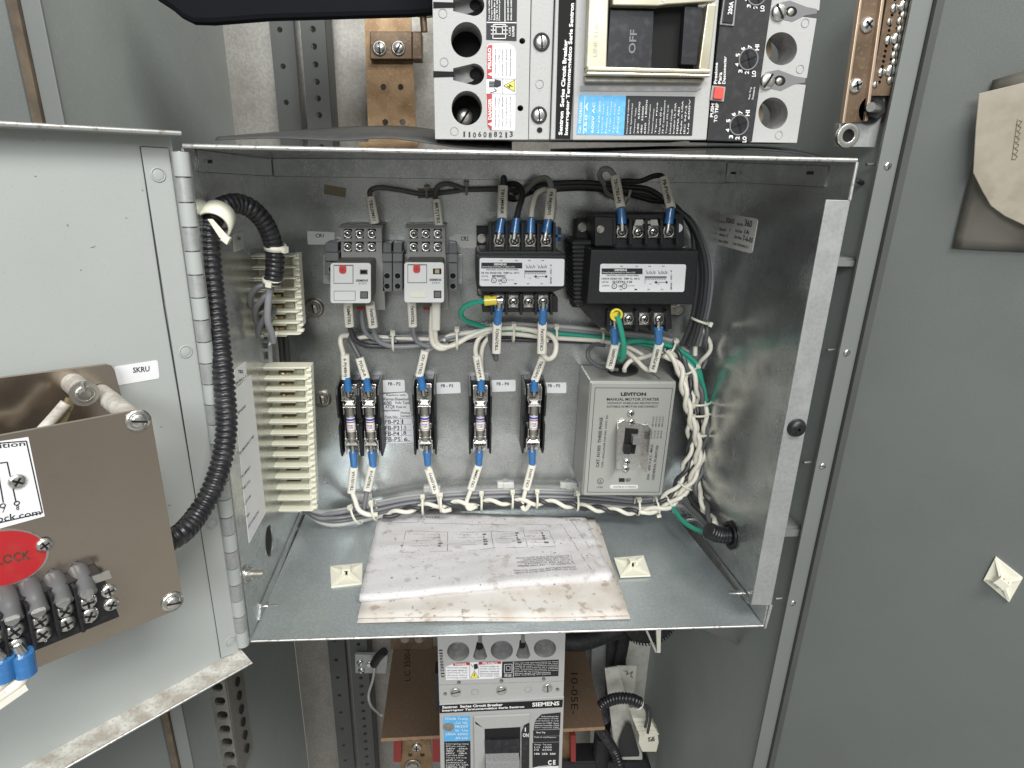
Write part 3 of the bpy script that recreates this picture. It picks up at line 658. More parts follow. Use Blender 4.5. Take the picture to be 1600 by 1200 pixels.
# terminal strip with ring lugs and wires
m = MB(); S = SFp.off(.012)
m.ppoly(S, [(-80, 975), (158, 893), (187, 964), (-60, 1064)], -.012, 0); ts = obj('terminal_strip', m, 'black_plastic', il, .0006)
m = MB(); m.ppoly(S, [(143, 900), (170, 891), (174, 902), (147, 911)], 0, .001, 'steel')
for (x, y) in ((168.5, 922), (173, 943)): screw(m, S, x, y, .0045, 0, 'plus', 'steel', hh=.003)
for (x, y) in ((-14, 968), (20, 981), (60, 966), (98, 950), (134, 937)):
    screw(m, S, x, y, .0052, .002, 'plus', 'steel', hh=.0035); screw(m, S, x+4, y+22 if x > 30 else y+26, .0052, .001, 'plus', 'steel', hh=.003)
obj('screw', m, 'steel', ts)
m = MB(); 
for (x0, y0) in ((-2, 960), (38, 945), (76, 930), (112, 918)): m.ppoly(S, [(x0-3, y0-6), (x0+3, y0-8), (x0+18, y0+62), (x0+12, y0+64)], 0, .006)
obj('barrier', m, 'black_plastic', ts, .0005)
m = MB()
for (t, x, y) in (('8', 141, 968), ('7', 106, 981), ('6', 70, 998)): m.trect(S, t, x-2.5, y-4, x+3.5, y+5, h=.0003, mat='print_white', bold=.0)
obj('lettering', m, 'print_white', ts)
for i, (x, y, sx, sy) in enumerate(((6, 923, 16, 962), (44, 912, 57, 950), (83, 901, 95, 935), (121, 889, 132, 922))):
    a = SFp.P(x, y, -.01); b = SFp.P(x+2, y+6, .006); c = S.P(sx, sy, .005); m = MB(); m.tube(spline([a, b, b*.4+c*.6, c], 6), .0056); m.cyl(c, S.P(sx+2, sy+9, .003), .0035, .003, mat='steel')
    tag(obj('lead_wire', m, 'w_charcoal'), 'charcoal sleeved lead from the bronze plate onto %s terminal' % ('the leftmost visible', 'the number 6', 'the number 7', 'the number 8')[i], 'wire', 'leads of the interlock unit')
for (x, y, x2, y2, x3, y3, w2, l2) in ((25, 1008, 36, 1034, 40, 1052, -30, 'right'), (-8, 1020, 4, 1042, 6, 1060, -60, 'left')):
    m = MB(); S3 = SFp.off(.016); m.tube([S3.P(x3-2, y3), S3.P(x3-14, y3+16), S3.P(x3-40, y3+34), S3.P(x3-80, y3+60)], .0042)
    wv = obj('lead_wire', m, 'w_white'); tag(wv, 'white wire with a blue crimp hanging below the interlock terminal strip, the %s one' % l2, 'wire', 'white leads below the interlock unit')
    m = MB(); m.cyl(S3.P(x2-3, y2-14), S3.P(x3, y3), .0062, .0058, mat='crimp_blue'); m.cyl(S3.P(x, y), S3.P(x2-3, y2-14), .003, .0035, mat='steel'); obj('crimp_terminal', m, 'crimp_blue', wv)
    m = MB(); m.ppoly(S3, [(x3-2, y3+14), (x3-50, y3+44), (x3-44, y3+52), (x3+2, y3+20)], 0, .004, 'sleeve'); obj('marker_sleeve', m, 'sleeve', wv)

# ================================================================== corrugated looms, ties
def loom(P, r, pitch, label, name='corrugated_conduit', mt='black_loom', depth=.86):
    L = resample(spline(P, 14), pitch/6); m = MB()
    prof = [1, 1, 1, .97, depth, depth]
    m.tube(L, r, 18, mt, rfun=lambda i: r*prof[i % 6]); return tag(obj(name, m, mt), label, 'conduit')
lp = [(262, 846, 32), (285, 832, 31), (308, 805, 29), (330, 768, 27.5), (346, 722, 26), (354, 668, 25), (351, 610, 24), (345, 550, 23), (338, 490, 22), (331, 430, 21.5), (327, 380, 21), (330, 348, 20.5), (346, 325, 19), (372, 318, 17.5), (398, 330, 16.5), (418, 356, 15.5), (429, 392, 14.5), (429, 425, 14), (426, 442, 13.8)]
loom(px3(lp), .0082, .0046, 'thick black corrugated conduit arching over the hinge from the door to the terminals')
a, b = at(327, 364, 22.0), at(347, 327, 18.6); ax = (b-a).normalized(); c = (a+b)/2; m = MB(); m.ring(c-ax*.0095, c+ax*.0095, .0128, .0113, 28)
rg = obj('conduit_ring', m, 'cream'); tag(rg, 'wide cream plastic ring around the bend of the thick black conduit', 'ring clamp')
def tie(px, py, d, r, axis, label, head=(1, 0), group='cable ties', mt='cream_tie', wdt=.0022):
    c = at(px, py, d); ax = Vector(axis).normalized(); m = MB(); m.ring(c-ax*wdt, c+ax*wdt, r+.0011, r, 20)
    up = Vector((0, -1, 0)); up = (up-ax*ax.dot(up)).normalized(); sd = ax.cross(up)
    hp_ = c+(sd*head[0]+up*head[1]).normalized()*(r+.001)
    z = (hp_-c).normalized(); R = Matrix((ax, z.cross(ax), z)).transposed(); m.box(hp_+z*.001, .0052, .005, .0042, None, R)
    return tag(obj('cable_tie', m, mt), label, 'cable tie', group)
def axp(a, b): return (at(*b)-at(*a))
tie(430, 386, 14.6, .0084, axp((429, 375, 14.6), (430, 400, 14.4)), 'cream cable tie around the thick black conduit beside the top of the upper terminal strip', (-1, .5), wdt=.0024)
tie(425, 439, 13.8, .0074, axp((427, 425, 13.8), (425, 448, 13.6)), 'cream cable tie closing the end of the thick black conduit in front of the terminals', (0, 1), wdt=.0022)
S = Fr(21.8); m = MB(); m.ppoly(S, [(325, 342), (333, 342), (357, 369), (353, 377), (344, 371)], 0, .002); m.ppoly(S, [(350, 364), (362, 372), (357, 382), (347, 374)], -.001, .004); tag(obj('cable_tie', m, 'cream_tie', None, .0005), 'cream cable tie threaded through the wide cream ring with its tail sticking out', 'cable tie', 'cable ties')

# ================================================================== terminal strips on the left wall
SBR = Fr(6.2)
m = MB(); m.ppoly(SBR, [(374, 388), (440, 388), (447, 560), (470, 800), (416, 800)], -.002, 0)
tag(obj('mounting_bracket', m, 'galv_light'), 'tall galvanised bracket on the left wall carrying both cream terminal strips', 'bracket')
def tstrip(label, y0, y1, xl0, xl1, xr0, xr1, n, doff, plates):
    Sb = Fr(7); o = thing('terminal_strip', label, 'terminal strip', Sb.P((xl0+xr1)/2, (y0+y1)/2), 'cream terminal strips')
    L = lambda y: xl0+(xl1-xl0)*(y-y0)/(y1-y0)
    Rr = lambda y: xr0+(xr1-xr0)*(y-y0)/(y1-y0)
    m = MB(); m.ppoly(Fr(8.4), [(L(y0)+16, y0+3), (Rr(y0)-3, y0+3), (Rr(y1)-3, y1-2), (L(y1)+16, y1-2)], -.014, 0); obj('base', m, 'cream', o)
    # right flank with small lugs
    m = MB(); m.ppoly(Fr(9.6), [(Rr(y0)-2, y0-2), (Rr(y0)+8, y0-2), (Rr(y1)+7, y1-12), (Rr(y1)-2, y1)], -.014, 0)
    st = (y1-y0)/n
    for i in range(n*2):
        y = y0+st*(i+.5)/2; m.rect(Fr(9.9), Rr(y)+1, y-2.4, Rr(y)+9, y+1.6, -.004, .0015)
    obj('side_flank', m, 'cream', o, .0005)
    for i in range(n+1):
        y = y0+st*i; m = MB(); Sd = Fr(10.4)
        a = Sd.P(L(y)+1, y); b = Sd.P(Rr(y), y); th = .0016
        m.prism([a, b, b+Vector((.002, .003, 0)), b+Vector((.002, .018, 0)), a+Vector((.006, .018, 0)), a+Vector((.0015, .004, 0))], (0, 0, -th))
        m.prism([a+Vector((.001, .002, -.0026)), b+Vector((-.012, .002, -.0026)), b+Vector((-.012, .009, -.0026)), a+Vector((.005, .009, -.0026))], (0, 0, -.0012))
        obj('divider', m, 'cream', o, .0003)
    m = MB(); m2 = MB()
    for i in range(n):
        y = y0+st*(i+.62); x = (L(y)+Rr(y))/2+6
        m.rect(Fr(8.9), x-11, y-4, x+11, y+6, -.004, 0); screw(m2, Fr(8.9), x-4, y+1, .0036, .0005, 'slot', 'brass', hh=.002); m2.rect(Fr(8.9), x+2, y-2.5, x+9, y+3.5, 0, .001, 'brass')
    obj('contact_plate', m, 'copper_dark', o); obj('screw', m2, 'brass', o)
    return o
tstrip('upper cream terminal strip, the short one with grey wires looping into it', 399, 521, 378, 394, 458, 466, 7, 0, 0)
tstrip('lower cream terminal strip, the long one with empty terminals', 574, 797, 401, 424, 477, 487, 13, 0, 0)
# bracket piece and dark wires between the strips
m = MB(); m.ppoly(Fr(9), [(418, 525), (423, 525), (426, 572), (420, 572)], -.003, 0); 
for y in (532, 545, 562): m.ppoly(Fr(9), [(410, y), (419, y), (419, y+4), (410, y+4)], -.003, 0)
tag(obj('rail_clip', m, 'galv_light'), 'notched galvanised clip standing between the two cream terminal strips', 'clip')
gw = 'grey wires from the thick conduit'
wire('grey wire looping widest left from the conduit end to the upper terminal strip', [(424, 446, 13.6), (405, 448, 14), (392, 462, 14), (393, 478, 13.6), (404, 483, 13), (416, 472, 12.5)], .0030, 'w_charcoal', gw)
wire('grey wire making the middle loop below the conduit end', [(425, 450, 13.6), (410, 468, 14), (400, 482, 14), (400, 500, 13.4), (410, 510, 13), (424, 497, 12.5), (428, 482, 11)], .0030, 'w_charcoal', gw)
wire('grey wire hanging straight down from the conduit end over the upper terminals', [(422, 444, 13.8), (419, 470, 14), (418, 500, 14), (424, 520, 13.5), (427, 534, 13)], .0032, 'w_grey', gw)
wire('short grey wire curling back at the bottom of the upper terminal strip', [(424, 446, 13.6), (416, 490, 13.8), (406, 510, 13.6), (404, 524, 13.2), (412, 526, 13)], .0028, 'w_charcoal', gw)
m = MB(); m.ppoly(Fr(12.6), [(425, 519), (434, 518), (431, 531), (425, 537), (420, 540)], 0, .001); tag(obj('wire_tag', m, 'label_white'), 'small curled white wire tag under the upper terminal strip', 'wire tag')
for i, (x, l) in enumerate(((440, 'left'), (448, 'right'))): wire('dark vertical wire between the two terminal strips, the %s one' % l, [(x-3, 515, 6), (x, 545, 6), (x+3, 580, 6)], .0035, 'w_black', 'dark wires between the terminal strips')
# grommet and short conduit lower right
p = SRW.P(1143, 836); n = SRW.n; m = MB(); m.ring(p, p+n*.003, .0155, .0105, 28); tag(obj('grommet', m, 'black_plastic'), 'round black grommet in the lower right wall of the box', 'grommet')
dp = -p.y*100
loom([p-n*.03, p-n*.01, p+n*.003, at(1122, 835, dp+.1), at(1106, 828, dp+.3)], .0093, .0042, 'short black corrugated conduit leaving through the grommet')
# ================================================================== relays on the rail
m = MB(); m.rect(Fr(.9), 505, 402, 722, 440, -.001, 0); m.rect(Fr(1.2), 505, 398, 722, 404, -.004, 0); m.rect(Fr(1.2), 505, 438, 722, 444, -.004, 0)
tag(obj('mounting_rail', m, 'galv_light'), 'galvanised mounting rail behind the two relays', 'rail')
def relay(label, fx0, fy0, fx1, fy1, tc, sx0, sx1, led):
    FF = Fr(8); o = thing('control_relay', label, 'relay', FF.P((fx0+fx1)/2, fy1), 'plug-in control relays')
    m = MB(); Sk = Fr(3.4); m.plate(Sk, [(sx0, 355), (sx1, 355), (sx1+1, 395), (sx1+6, 484), (sx0+6, 484), (sx0, 395)], [rrect(x-6.5, y-8, x+6.5, y+7.5, 1.5, 2) for x in tc for y in (365.5, 386)], -.008, 0)
    m.ppoly(Fr(2.2), [(sx0, 355), (sx1, 355), (sx1+1, 395), (sx1+6, 484), (sx0+6, 484), (sx0, 395)], -.018, -.001, 'relay_grey')
    m.rect(Fr(3.5), sx0-3, 352, sx1+2, 356, -.03, 0, 'relay_dark'); m.rect(Fr(3.6), sx0-2, 374.5, sx1+1, 377, -.01, 0, 'relay_grey')
    ob = obj('socket', m, 'relay_grey', o)
    m = MB(); 
    for x in tc:
        for y in (365.5, 386): m.rect(Fr(2.7), x-6.5, y-8, x+6.5, y+7.5, 0, .001, 'hole'); screw(m, Fr(2.9), x, y, .0036, 0, 'plus', 'steel', hh=.0028); m.ring(Fr(2.9).P(x, y), Fr(2.95).P(x, y), .0048, .003, mat='steel')
    for x in tc[:2]: screw(m, Fr(3), x+2, 476, .0036, 0, 'plus', 'steel')
    obj('screw', m, 'steel', ob)
    m = MB(); m.rect(Fr(3.4), tc[1]-4, 480, tc[1]+9, 484, -.004, .002); obj('latch_tab', m, 'print_red', ob)
    m = MB(); m.ppoly(FF, rrect(fx0+1, fy0+1, fx1-1, fy1-1, 4), -.050, -.0015); obj('body', m, 'relay_dark', o, .0006)
    m = MB(); m.ppoly(FF, rrect(fx0, fy0, fx1, fy1, 4.5, 5), -.0025, 0); fa = obj('face', m, 'relay_white', o, .0008)
    W_ = fx1-fx0; H_ = fy1-fy0
    def r(mb, u0, v0, u1, v1, h0, h1, mt): mb.rect(FF, fx0+W_*u0, fy0+H_*v0, fx0+W_*u1, fy0+H_*v1, h0, h1, mt)
    m = MB(); r(m, .085, .045, .57, .51, 0, .0004, 'relay_dark'); r(m, .1, .07, .555, .49, 0, .0012, 'relay_white'); obj('flap', m, 'relay_white', fa)
    m = MB(); m.ppoly(FF, rrect(fx0+W_*.23, fy0+H_*.045, fx0+W_*.40, fy0+H_*.25, 4), 0, .003); p = FF.P(fx0+W_*.315, fy0+H_*.15, .003); m.cyl(p, p+FF.n*.0006, .0011, mat='copper_dark'); obj('test_button', m, 'red_btn', fa, .0003)
    m = MB()
    if led: r(m, .66, .05, .99, .40, 0, .0006, 'relay_white'); r(m, .72, .15, .93, .29, 0, .0009, 'hole'); r(m, .77, .17, .88, .27, 0, .001, 'brass')
    else: r(m, .73, .16, .92, .28, 0, .0006, 'relay_dark'); r(m, .75, .18, .90, .26, 0, .0007, 'hole')
    r(m, .74, .70, .93, .88, 0, .0006, 'hole'); r(m, .76, .72, .91, .86, 0, .0007, 'relay_dark'); obj('indicator_window', m, 'hole', fa)
    m = MB()
    if led: r(m, .18, .72, .54, .86, 0, .0012, 'cream')
    else: r(m, .09, .69, .62, .93, 0, .0004, 'ink_grey'); r(m, .10, .70, .61, .92, 0, .0006, 'relay_white')
    obj('marking_plate', m, 'relay_white', fa)
    m = MB(); m.trect(FF, 'SIEMENS', fx0+W_*.63, fy0+H_*.405, fx0+W_*.93, fy0+H_*.46, h=.0002, bold=.03); m.trect(FF, '3TX71', fx0+W_*.70, fy0+H_*.485, fx0+W_*.89, fy0+H_*.53, h=.0002); obj('lettering', m, 'ink', fa)
    return o
relay('white-faced relay in the grey socket beside the CR1 sticker, plain blank plate below', 516, 411, 579.5, 474, (543.5, 562, 581), 533, 596, False)
relay('white-faced relay with a lit-coloured window and cream plate, left of the CR2 sticker', 631.5, 410, 694, 473, (646.5, 665.5, 684), 636.5, 695, True)
def clamp(x0, x1, y0, y1, label):
    o = obj('x', MB().rect(Fr(3.4), x0, y0+27, x1, y1, -.028, 0).rect(Fr(3.9), x0, y0+16, x1, y0+29, -.034, 0).rect(Fr(2.9), x0+1, y0, x1-1, y0+18, -.024, 0), 'clamp_grey', None, .0008); o.name = 'end_clamp'; WLOC[o.name] = o.location.copy()
    m = MB()
    for y in (y1-25, y1-9): c = Fr(3.4).P((x0+x1)/2, y); m.ring(c, c+Vector((0, -.0005, 0)), .0039, .0031, mat='relay_grey'); m.cyl(c, c+Vector((0, -.0003, 0)), .0031, mat='hole')
    obj('screw_hole', m, 'hole', o); return tag(o, label, 'rail clamp', 'grey rail end clamps')
clamp(597, 612.5, 380, 456, 'dark grey rail clamp touching the right side of the left relay')
clamp(613.5, 629, 380, 456, 'dark grey rail clamp just left of the second relay')
clamp(700.5, 715, 381, 456, 'dark grey rail clamp right of the second relay, under the CR2 sticker')
clamp(507, 529, 379, 430, 'dark grey rail clamp half hidden behind the left edge of the left relay')

# ================================================================== transformers
def lug(mb, S, x, y, w_=14, h=18, hh=0, up=1):
    mb.rect(S, x-w_*.52, y-h*.52, x+w_*.52, y+h*.52, hh-.002, hh+.0006, 'steel'); screw(mb, S, x, y, .0048, hh+.0006, 'plus', 'steel', hh=.0032)
    p = S.P(x, y, hh+.0006); mb.ring(p, p+S.n*.0008, .0062, .0046, mat='steel_dull')
def xform_text(m, S, x0, y0, x1, y1, l1, l2):
    def X(u): return x0+(x1-x0)*u
    def Y(v): return y0+(y1-y0)*v
    m.rect(S, X(.02), Y(.15), X(.505), Y(.36), 0, .0004, 'ink')
    m.trect(S, 'SIEMENS', X(.17), Y(.17), X(.32), Y(.25), h=.0005, mat='print_white', bold=.03); m.trect(S, 'Siemens Energy & Automation, Inc. Made in U.S.A.', X(.03), Y(.27), X(.42), Y(.34), h=.0005, mat='print_white', bold=.01)
    m.trect(S, 'INDUSTRIAL CONTROL TRANSFORMER', X(.08), Y(.385), X(.46), Y(.43), h=.0004, bold=.01)
    m.trect(S, l1[0], X(.02), Y(.49), X(.26), Y(.56), h=.0004, bold=.02); m.trect(S, 'TEMP CL. %s°C' % l1[1], X(.28), Y(.49), X(.47), Y(.56), h=.0004, bold=.02)
    m.trect(S, 'CAT NO', X(.02), Y(.62), X(.10), Y(.68), h=.0004, bold=.01); m.trect(S, l2, X(.15), Y(.60), X(.31 if len(l2) < 8 else .38), Y(.69), h=.0004, bold=.03); m.trect(S, l1[2], X(.02), Y(.76), X(.11), Y(.81), h=.0004)
    for u, t in ((.17, 'UL'), (.29, 'CSA')): 
        c = S.P(X(u), Y(.80), .0003); m.ring(c, c+S.n*.0002, .0028, .0022, mat='ink'); m.trect(S, t, X(u)-1.4, Y(.80)-1.3, X(u)+1.4, Y(.80)+1.3, h=.0004)
    m.trect(S, 'LR', X(.22), Y(.76), X(.26), Y(.84), h=.0004, bold=.03)
    m.trect(S, 'LISTED', X(.33), Y(.77), X(.41), Y(.80), h=.0004)
    for u, t in ((.24, 'H1'), (.42, 'H3'), (.575, 'H2'), (.735, 'H4')): m.trect(S, t, X(u), Y(.05), X(u+.03), Y(.09), h=.0004, bold=.03)
    for u, t in ((.23, 'X2'), (.41, '-'), (.56, 'XF'), (.72, 'X1')): m.trect(S, t, X(u), Y(.90), X(u+.03), Y(.945), h=.0004, bold=.02)
    for u0 in (.55, .69):
        for k in range(5): m.line(S, [(X(u0+k*.022), Y(.22+.1*(k % 2))), (X(u0+.011+k*.022), Y(.36)), (X(u0+.022+k*.022), Y(.26))], .00035, .0002)
    m.rect(S, X(.535), Y(.44), X(.79), Y(.50), 0, .0003, 'ink_grey'); m.line(S, [(X(.535), Y(.53)), (X(.79), Y(.53))], .0003, .0002)
    for k in range(9): m.line(S, [(X(.545+k*.027), Y(.54)), (X(.56+k*.027), Y(.58))], .0003, .0002)
    m.line(S, [(X(.535), Y(.42)), (X(.535), Y(.72))], .0003, .0002); m.line(S, [(X(.64), Y(.66)), (X(.79), Y(.66))], .0004, .0002)
    for u in (.655, .78): m.rect(S, X(u), Y(.62), X(u+.022), Y(.70), 0, .0003, 'ink')
    m.trect(S, '115V', X(.67), Y(.70), X(.71), Y(.74), h=.0004); m.trect(S, '230', X(.585), Y(.70), X(.61), Y(.74), h=.0004)
    m.trect(S, 'BRAE - 1021 - 8', X(.835), Y(.22), X(.855), Y(.92), 90, h=.0004, bold=.02)
# small transformer
t1 = thing('control_transformer', 'smaller black control transformer with a white label, in the middle of the box', 'transformer', at(815, 490, 2), 'black control transformers')
FL = Fr(8.6)
m = MB(); m.ppoly(FL, [(745, 399), (884, 399), (884, 448), (745, 448)], -.0700, 0); m.ppoly(FL.off(-.006), [(747, 393), (876, 393), (882, 399), (882, 450), (866, 456), (755, 456), (745, 450), (745, 399)], -.055, 0); obj('core', m, 'black_plastic', t1, .001)
m = MB(); Sb = Fr(7.2); m.ppoly(Sb, [(766, 352), (866, 350), (868, 396), (762, 396)], -.055, -.006)
m.ppoly(Sb, [(757, 450), (864, 450), (864, 462), (873, 467), (873, 490), (754, 490), (754, 462)], -.055, -.006)
for x in (766, 791, 816, 840.5, 865.5): m.ppoly(Sb, [(x-2, 347), (x+2, 347), (x+2, 394), (x-2, 394)], -.008, .004)
for x in (768, 791, 814, 837, 861): m.ppoly(Sb, [(x-2, 459), (x+2, 459), (x+2, 491), (x-2, 491)], -.008, .004)
obj('terminal_block', m, 'black_plastic', t1, .0006)
m = MB(); m.ppoly(Fr(1.6), [(745, 354), (770, 352), (770, 402), (745, 402)], -.012, 0); m.ppoly(Fr(1.6), [(746, 440), (770, 440), (770, 466), (746, 462)], -.012, 0); obj('mounting_foot', m, 'black_matte', t1, .0008)
m = MB(); screw(m, Fr(1.6), 753, 373, .0042, 0, 'hex', 'steel_dull'); screw(m, Fr(1.6), 754, 454, .0042, 0, 'hex', 'steel_dull'); obj('bolt', m, 'steel_dull', t1)
m = MB(); 
for x in (780, 804, 828.4, 853): lug(m, Sb.off(-.004), x, 376)
obj('screw_terminal', m, 'steel', t1)
m = MB()
for x in (780, 802, 825.6, 848.6): lug(m, Sb.off(-.004), x, 471)
obj('screw_terminal', m, 'steel', t1)
m = MB(); m.rect(Sb, 865, 358, 880, 379, -.03, -.012, 'black_plastic'); m.rect(Sb, 864, 368, 879, 372, -.03, -.008, 'crimp_blue'); m.rect(Sb, 870, 357, 873, 380, -.03, -.008, 'crimp_blue'); obj('side_clip', m, 'black_plastic', t1)
m = MB(); m.ppoly(FL, rquad([(749.4, 403), (882, 404.4), (881, 447), (749.4, 447)], .08), 0, .0004); lb_ = obj('label', m, 'label_white', t1)
m = MB(); xform_text(m, FL.off(.0004), 749.4, 404, 881, 446.5, ('50 VA 50/60 HZ', '105', 'P10050'), 'MT0050C'); obj('lettering', m, 'ink', lb_)
# large transformer
t2 = thing('control_transformer', 'larger black control transformer with a white label and ribbed left side, upper right', 'transformer', at(1005, 515, 2), 'black control transformers')
FB = Fr(10)
m = MB(); m.ppoly(FB, [(924, 390.5), (1092, 392), (1085, 476), (917, 474.6)], -.085, 0); obj('core', m, 'black_plastic', t2, .0012)
m = MB()
for i in range(15): y = 378+i*6.5; m.ppoly(Fr(6.5), [(894+(i*.2), y), (925, y), (925, y+4.4), (894+(i*.2), y+4.4)], -.05, 0)
m.ppoly(Fr(6.2), [(896, 376), (925, 376), (922, 478), (899, 478)], -.05, 0); obj('coil', m, 'black_matte', t2, .0006)
m = MB(); Sc = Fr(8.4)
m.ppoly(Sc, [(929, 336), (1072, 336), (1074, 386), (1060, 392), (934, 392)], -.05, -.008); m.ppoly(Sc, [(929, 338), (962, 340), (962, 384), (929, 384)], -.02, .002)
m.ppoly(Sc, [(917, 474), (1052, 476), (1054, 517), (1049, 517), (940, 515), (919, 496)], -.05, -.008)
for x in (959, 984, 1008.5, 1032.5, 1057): m.ppoly(Sc, [(x-2.2, 342), (x+2.2, 342), (x+2.2, 382), (x-2.2, 382)], -.012, .004)
for x in (950, 971, 994, 1018, 1041): m.ppoly(Sc, [(x-2.2, 484), (x+2.2, 484), (x+1.7, 517), (x-2.7, 517)], -.012, .004)
obj('terminal_block', m, 'black_plastic', t2, .0006)
m = MB(); m.ppoly(Fr(3), [(901, 343), (924, 343), (924, 378), (900, 378)], -.02, 0); m.ppoly(Fr(3), [(894, 460), (918, 460), (918, 482), (894, 480)], -.02, 0); m.ppoly(Fr(2), [(1040, 478), (1068, 478), (1064, 492), (1040, 492)], -.01, 0, 'steel_dull'); obj('mounting_foot', m, 'black_matte', t2, .0008)
m = MB(); screw(m, Fr(3), 910.5, 355.5, .0042, 0, 'hex', 'steel_dull'); screw(m, Fr(3), 904.5, 471, .0042, 0, 'hex', 'steel_dull'); screw(m, Fr(2), 1061, 484, .005, 0, 'hex', 'steel_dull'); screw(m, Sc, 938, 358, .0030, .002, 'hex', 'steel_dull'); obj('bolt', m, 'steel_dull', t2)
m = MB()
for x in (971.7, 996.7, 1020.5, 1044.6): lug(m, Sc.off(-.005), x, 362)
obj('screw_terminal', m, 'steel', t2)
m = MB()
for x in (960, 981.7, 1006, 1029): lug(m, Sc.off(-.005), x, 498)
obj('screw_terminal', m, 'steel', t2)
m = MB(); m.ppoly(Sc, [(993, 343), (1004, 343), (1003, 352), (990, 352)], -.003, .002); m.ppoly(Sc, [(1016, 343), (1026, 343), (1028, 352), (1016, 352)], -.003, .002); m.ppoly(Sc, [(1000, 345), (1018, 345), (1018, 350), (1000, 350)], -.004, 0, 'steel_dull'); obj('jumper', m, 'steel', t2)
m = MB(); p = Sc.P(1062, 357, -.006); m.cyl(p, p+Sc.n*.002, .0045); obj('plug', m, 'label_white', t2)
m = MB(); m.ppoly(FB, rquad([(938, 412), (1072, 413), (1068.6, 456), (936, 456)], .08), 0, .0004); lb_ = obj('label', m, 'label_white', t2)
m = MB(); xform_text(m, FB.off(.0004), 937.5, 413, 1069, 455.5, ('150VA 50/60 HZ', '105', '24894'), 'D1Z741-110'); obj('lettering', m, 'ink', lb_)

# ================================================================== fuse holders, fuses
def fuse_holder(tx, ty, bx, by, label, flabel):
    T = at(tx, ty, 3); Bm = at(bx, by, 3); xm = (T.x+Bm.x)/2; z1 = T.z+.014; z0 = Bm.z-.010; H_ = z1-z0; hw = .0112
    o = thing('fuse_holder', label, 'fuse holder', (xm, 0, z0), 'black fuse holders')
    m = MB(); m.box((xm, -.008, (z1+z0)/2), 2*hw, .016, H_); m.box((xm, -.014, (z1+z0)/2), 2*hw-.008, .006, H_*.25); obj('base', m, 'black_plastic', o, .0006)
    for s in (-1, 1):
        x = xm+s*(hw+.0012); P = [(-.0, z0), (-.0, z1), (-.034, z1-.004), (-.038, z1-.012), (-.036, z0+H_*.56), (-.027, z0+H_*.53), (-.027, z0+H_*.47), (-.036, z0+H_*.44), (-.036, z0+.008), (-.030, z0)]
        m = MB(); m.prism([Vector((x-.0011, a, b)) for a, b in P], (.0022, 0, 0)); obj('side_plate', m, 'black_plastic', o, .0004)
    for (zc, s) in ((T.z, 1), (Bm.z, -1)):
        m = MB(); m.box((xm, -.0205, zc), .0165, .0016, .019); 
        for q in (-1, 1): m.box((xm+q*.008, -.0245, zc), .0012, .010, .017); m.prism([Vector((xm+q*.0085, -.018, zc-s*.008)), Vector((xm+q*.0060, -.033, zc-s*.011)), Vector((xm+q*.0060, -.033, zc-s*.024)), Vector((xm+q*.0075, -.018, zc-s*.026))], (q*.001, 0, 0))
        m.box((xm, -.0175, zc-s*.017), .014, .001, .018); 
        m.prism([Vector((xm-.008, -.034, zc-s*.006)), Vector((xm+.008, -.034, zc-s*.006)), Vector((xm+.003, -.030, zc-s*.0105)), Vector((xm-.003, -.030, zc-s*.0105))], (0, .0012, 0))
        m.prism([Vector((xm-.008, -.034, zc-s*.0145)), Vector((xm+.008, -.034, zc-s*.0145)), Vector((xm+.003, -.030, zc-s*.0105)), Vector((xm-.003, -.030, zc-s*.0105))], (0, .0012, 0))
        cp = obj('clip', m, 'steel', o, .0002)
        m = MB(); S = Surf((0, -1, 0), (0, -.0225, 0)); p = Vector((xm, -.0215, zc)); m.dome(p, (0, -1, 0), .0055, .0042, mat='steel'); m.box(p+Vector((0, -.0038, 0)), .008, .001, .0012, 'hole'); m.box(p+Vector((0, -.0038, 0)), .0012, .001, .008, 'hole'); m.ring(p, p+Vector((0, -.001, 0)), .0072, .0052, mat='steel_dull'); obj('screw', m, 'steel', cp)
    za = T.z-.0135; zb = Bm.z+.0085; L = za-zb; y = -.0275; r = .0054
    fo = thing('cartridge_fuse', flabel, 'fuse', (xm, y, zb), 'cartridge fuses')
    m = MB(); m.cyl((xm, y, za), (xm, y, za-L*.31), r, n=24); m.ring((xm, y, za-L*.28), (xm, y, za-L*.31), r*1.06, r*.8); obj('end_cap', m, 'steel_dull', fo, .0004)
    m = MB(); m.cyl((xm, y, zb), (xm, y, zb+L*.30), r, n=24); obj('end_cap', m, 'steel_dull', fo, .0004)
    m = MB(); m.cyl((xm, y, za-L*.31), (xm, y, zb+L*.30), r*.96, n=24)
    m.cyl((xm, y, za-L*.345), (xm, y, za-L*.40), r*.975, n=24, mat='fuse_blue'); m.cyl((xm, y, za-L*.425), (xm, y, za-L*.455), r*.975, n=24, mat='print_red'); m.cyl((xm, y, zb+L*.325), (xm, y, zb+L*.34), r*.975, n=24, mat='print_red'); bd_ = obj('tube_label', m, 'fuse_white', fo)
    m = MB()
    for (t, z, h) in (('ATQR', za-L*.545, .0018), ('1-500', za-L*.60, .0014)):
        v, f = text_geo(t, .03, 1); mx = max(a[0] for a in v); my = max(a[1] for a in v)
        m.add([(xm+math.sin((a/mx-.5)*1.1)*r*1.0, y-math.cos((a/mx-.5)*1.1)*r*1.0, z+b/my*h) for a, b in v], f)
    obj('lettering', m, 'ink', bd_)
    return xm, T.z, Bm.z
FHS = [(544.8, 616.5, 550.6, 701, 'leftmost'), (576, 616.5, 580, 701, 'second from left, joined to the leftmost'), (661.5, 615.4, 666, 698.7, 'left of the FB-P3 sticker'), (751.5, 617.5, 749.4, 697.7, 'left of the FB-P4 sticker'), (834.8, 615.4, 833.3, 696.7, 'left of the FB-P5 sticker')]
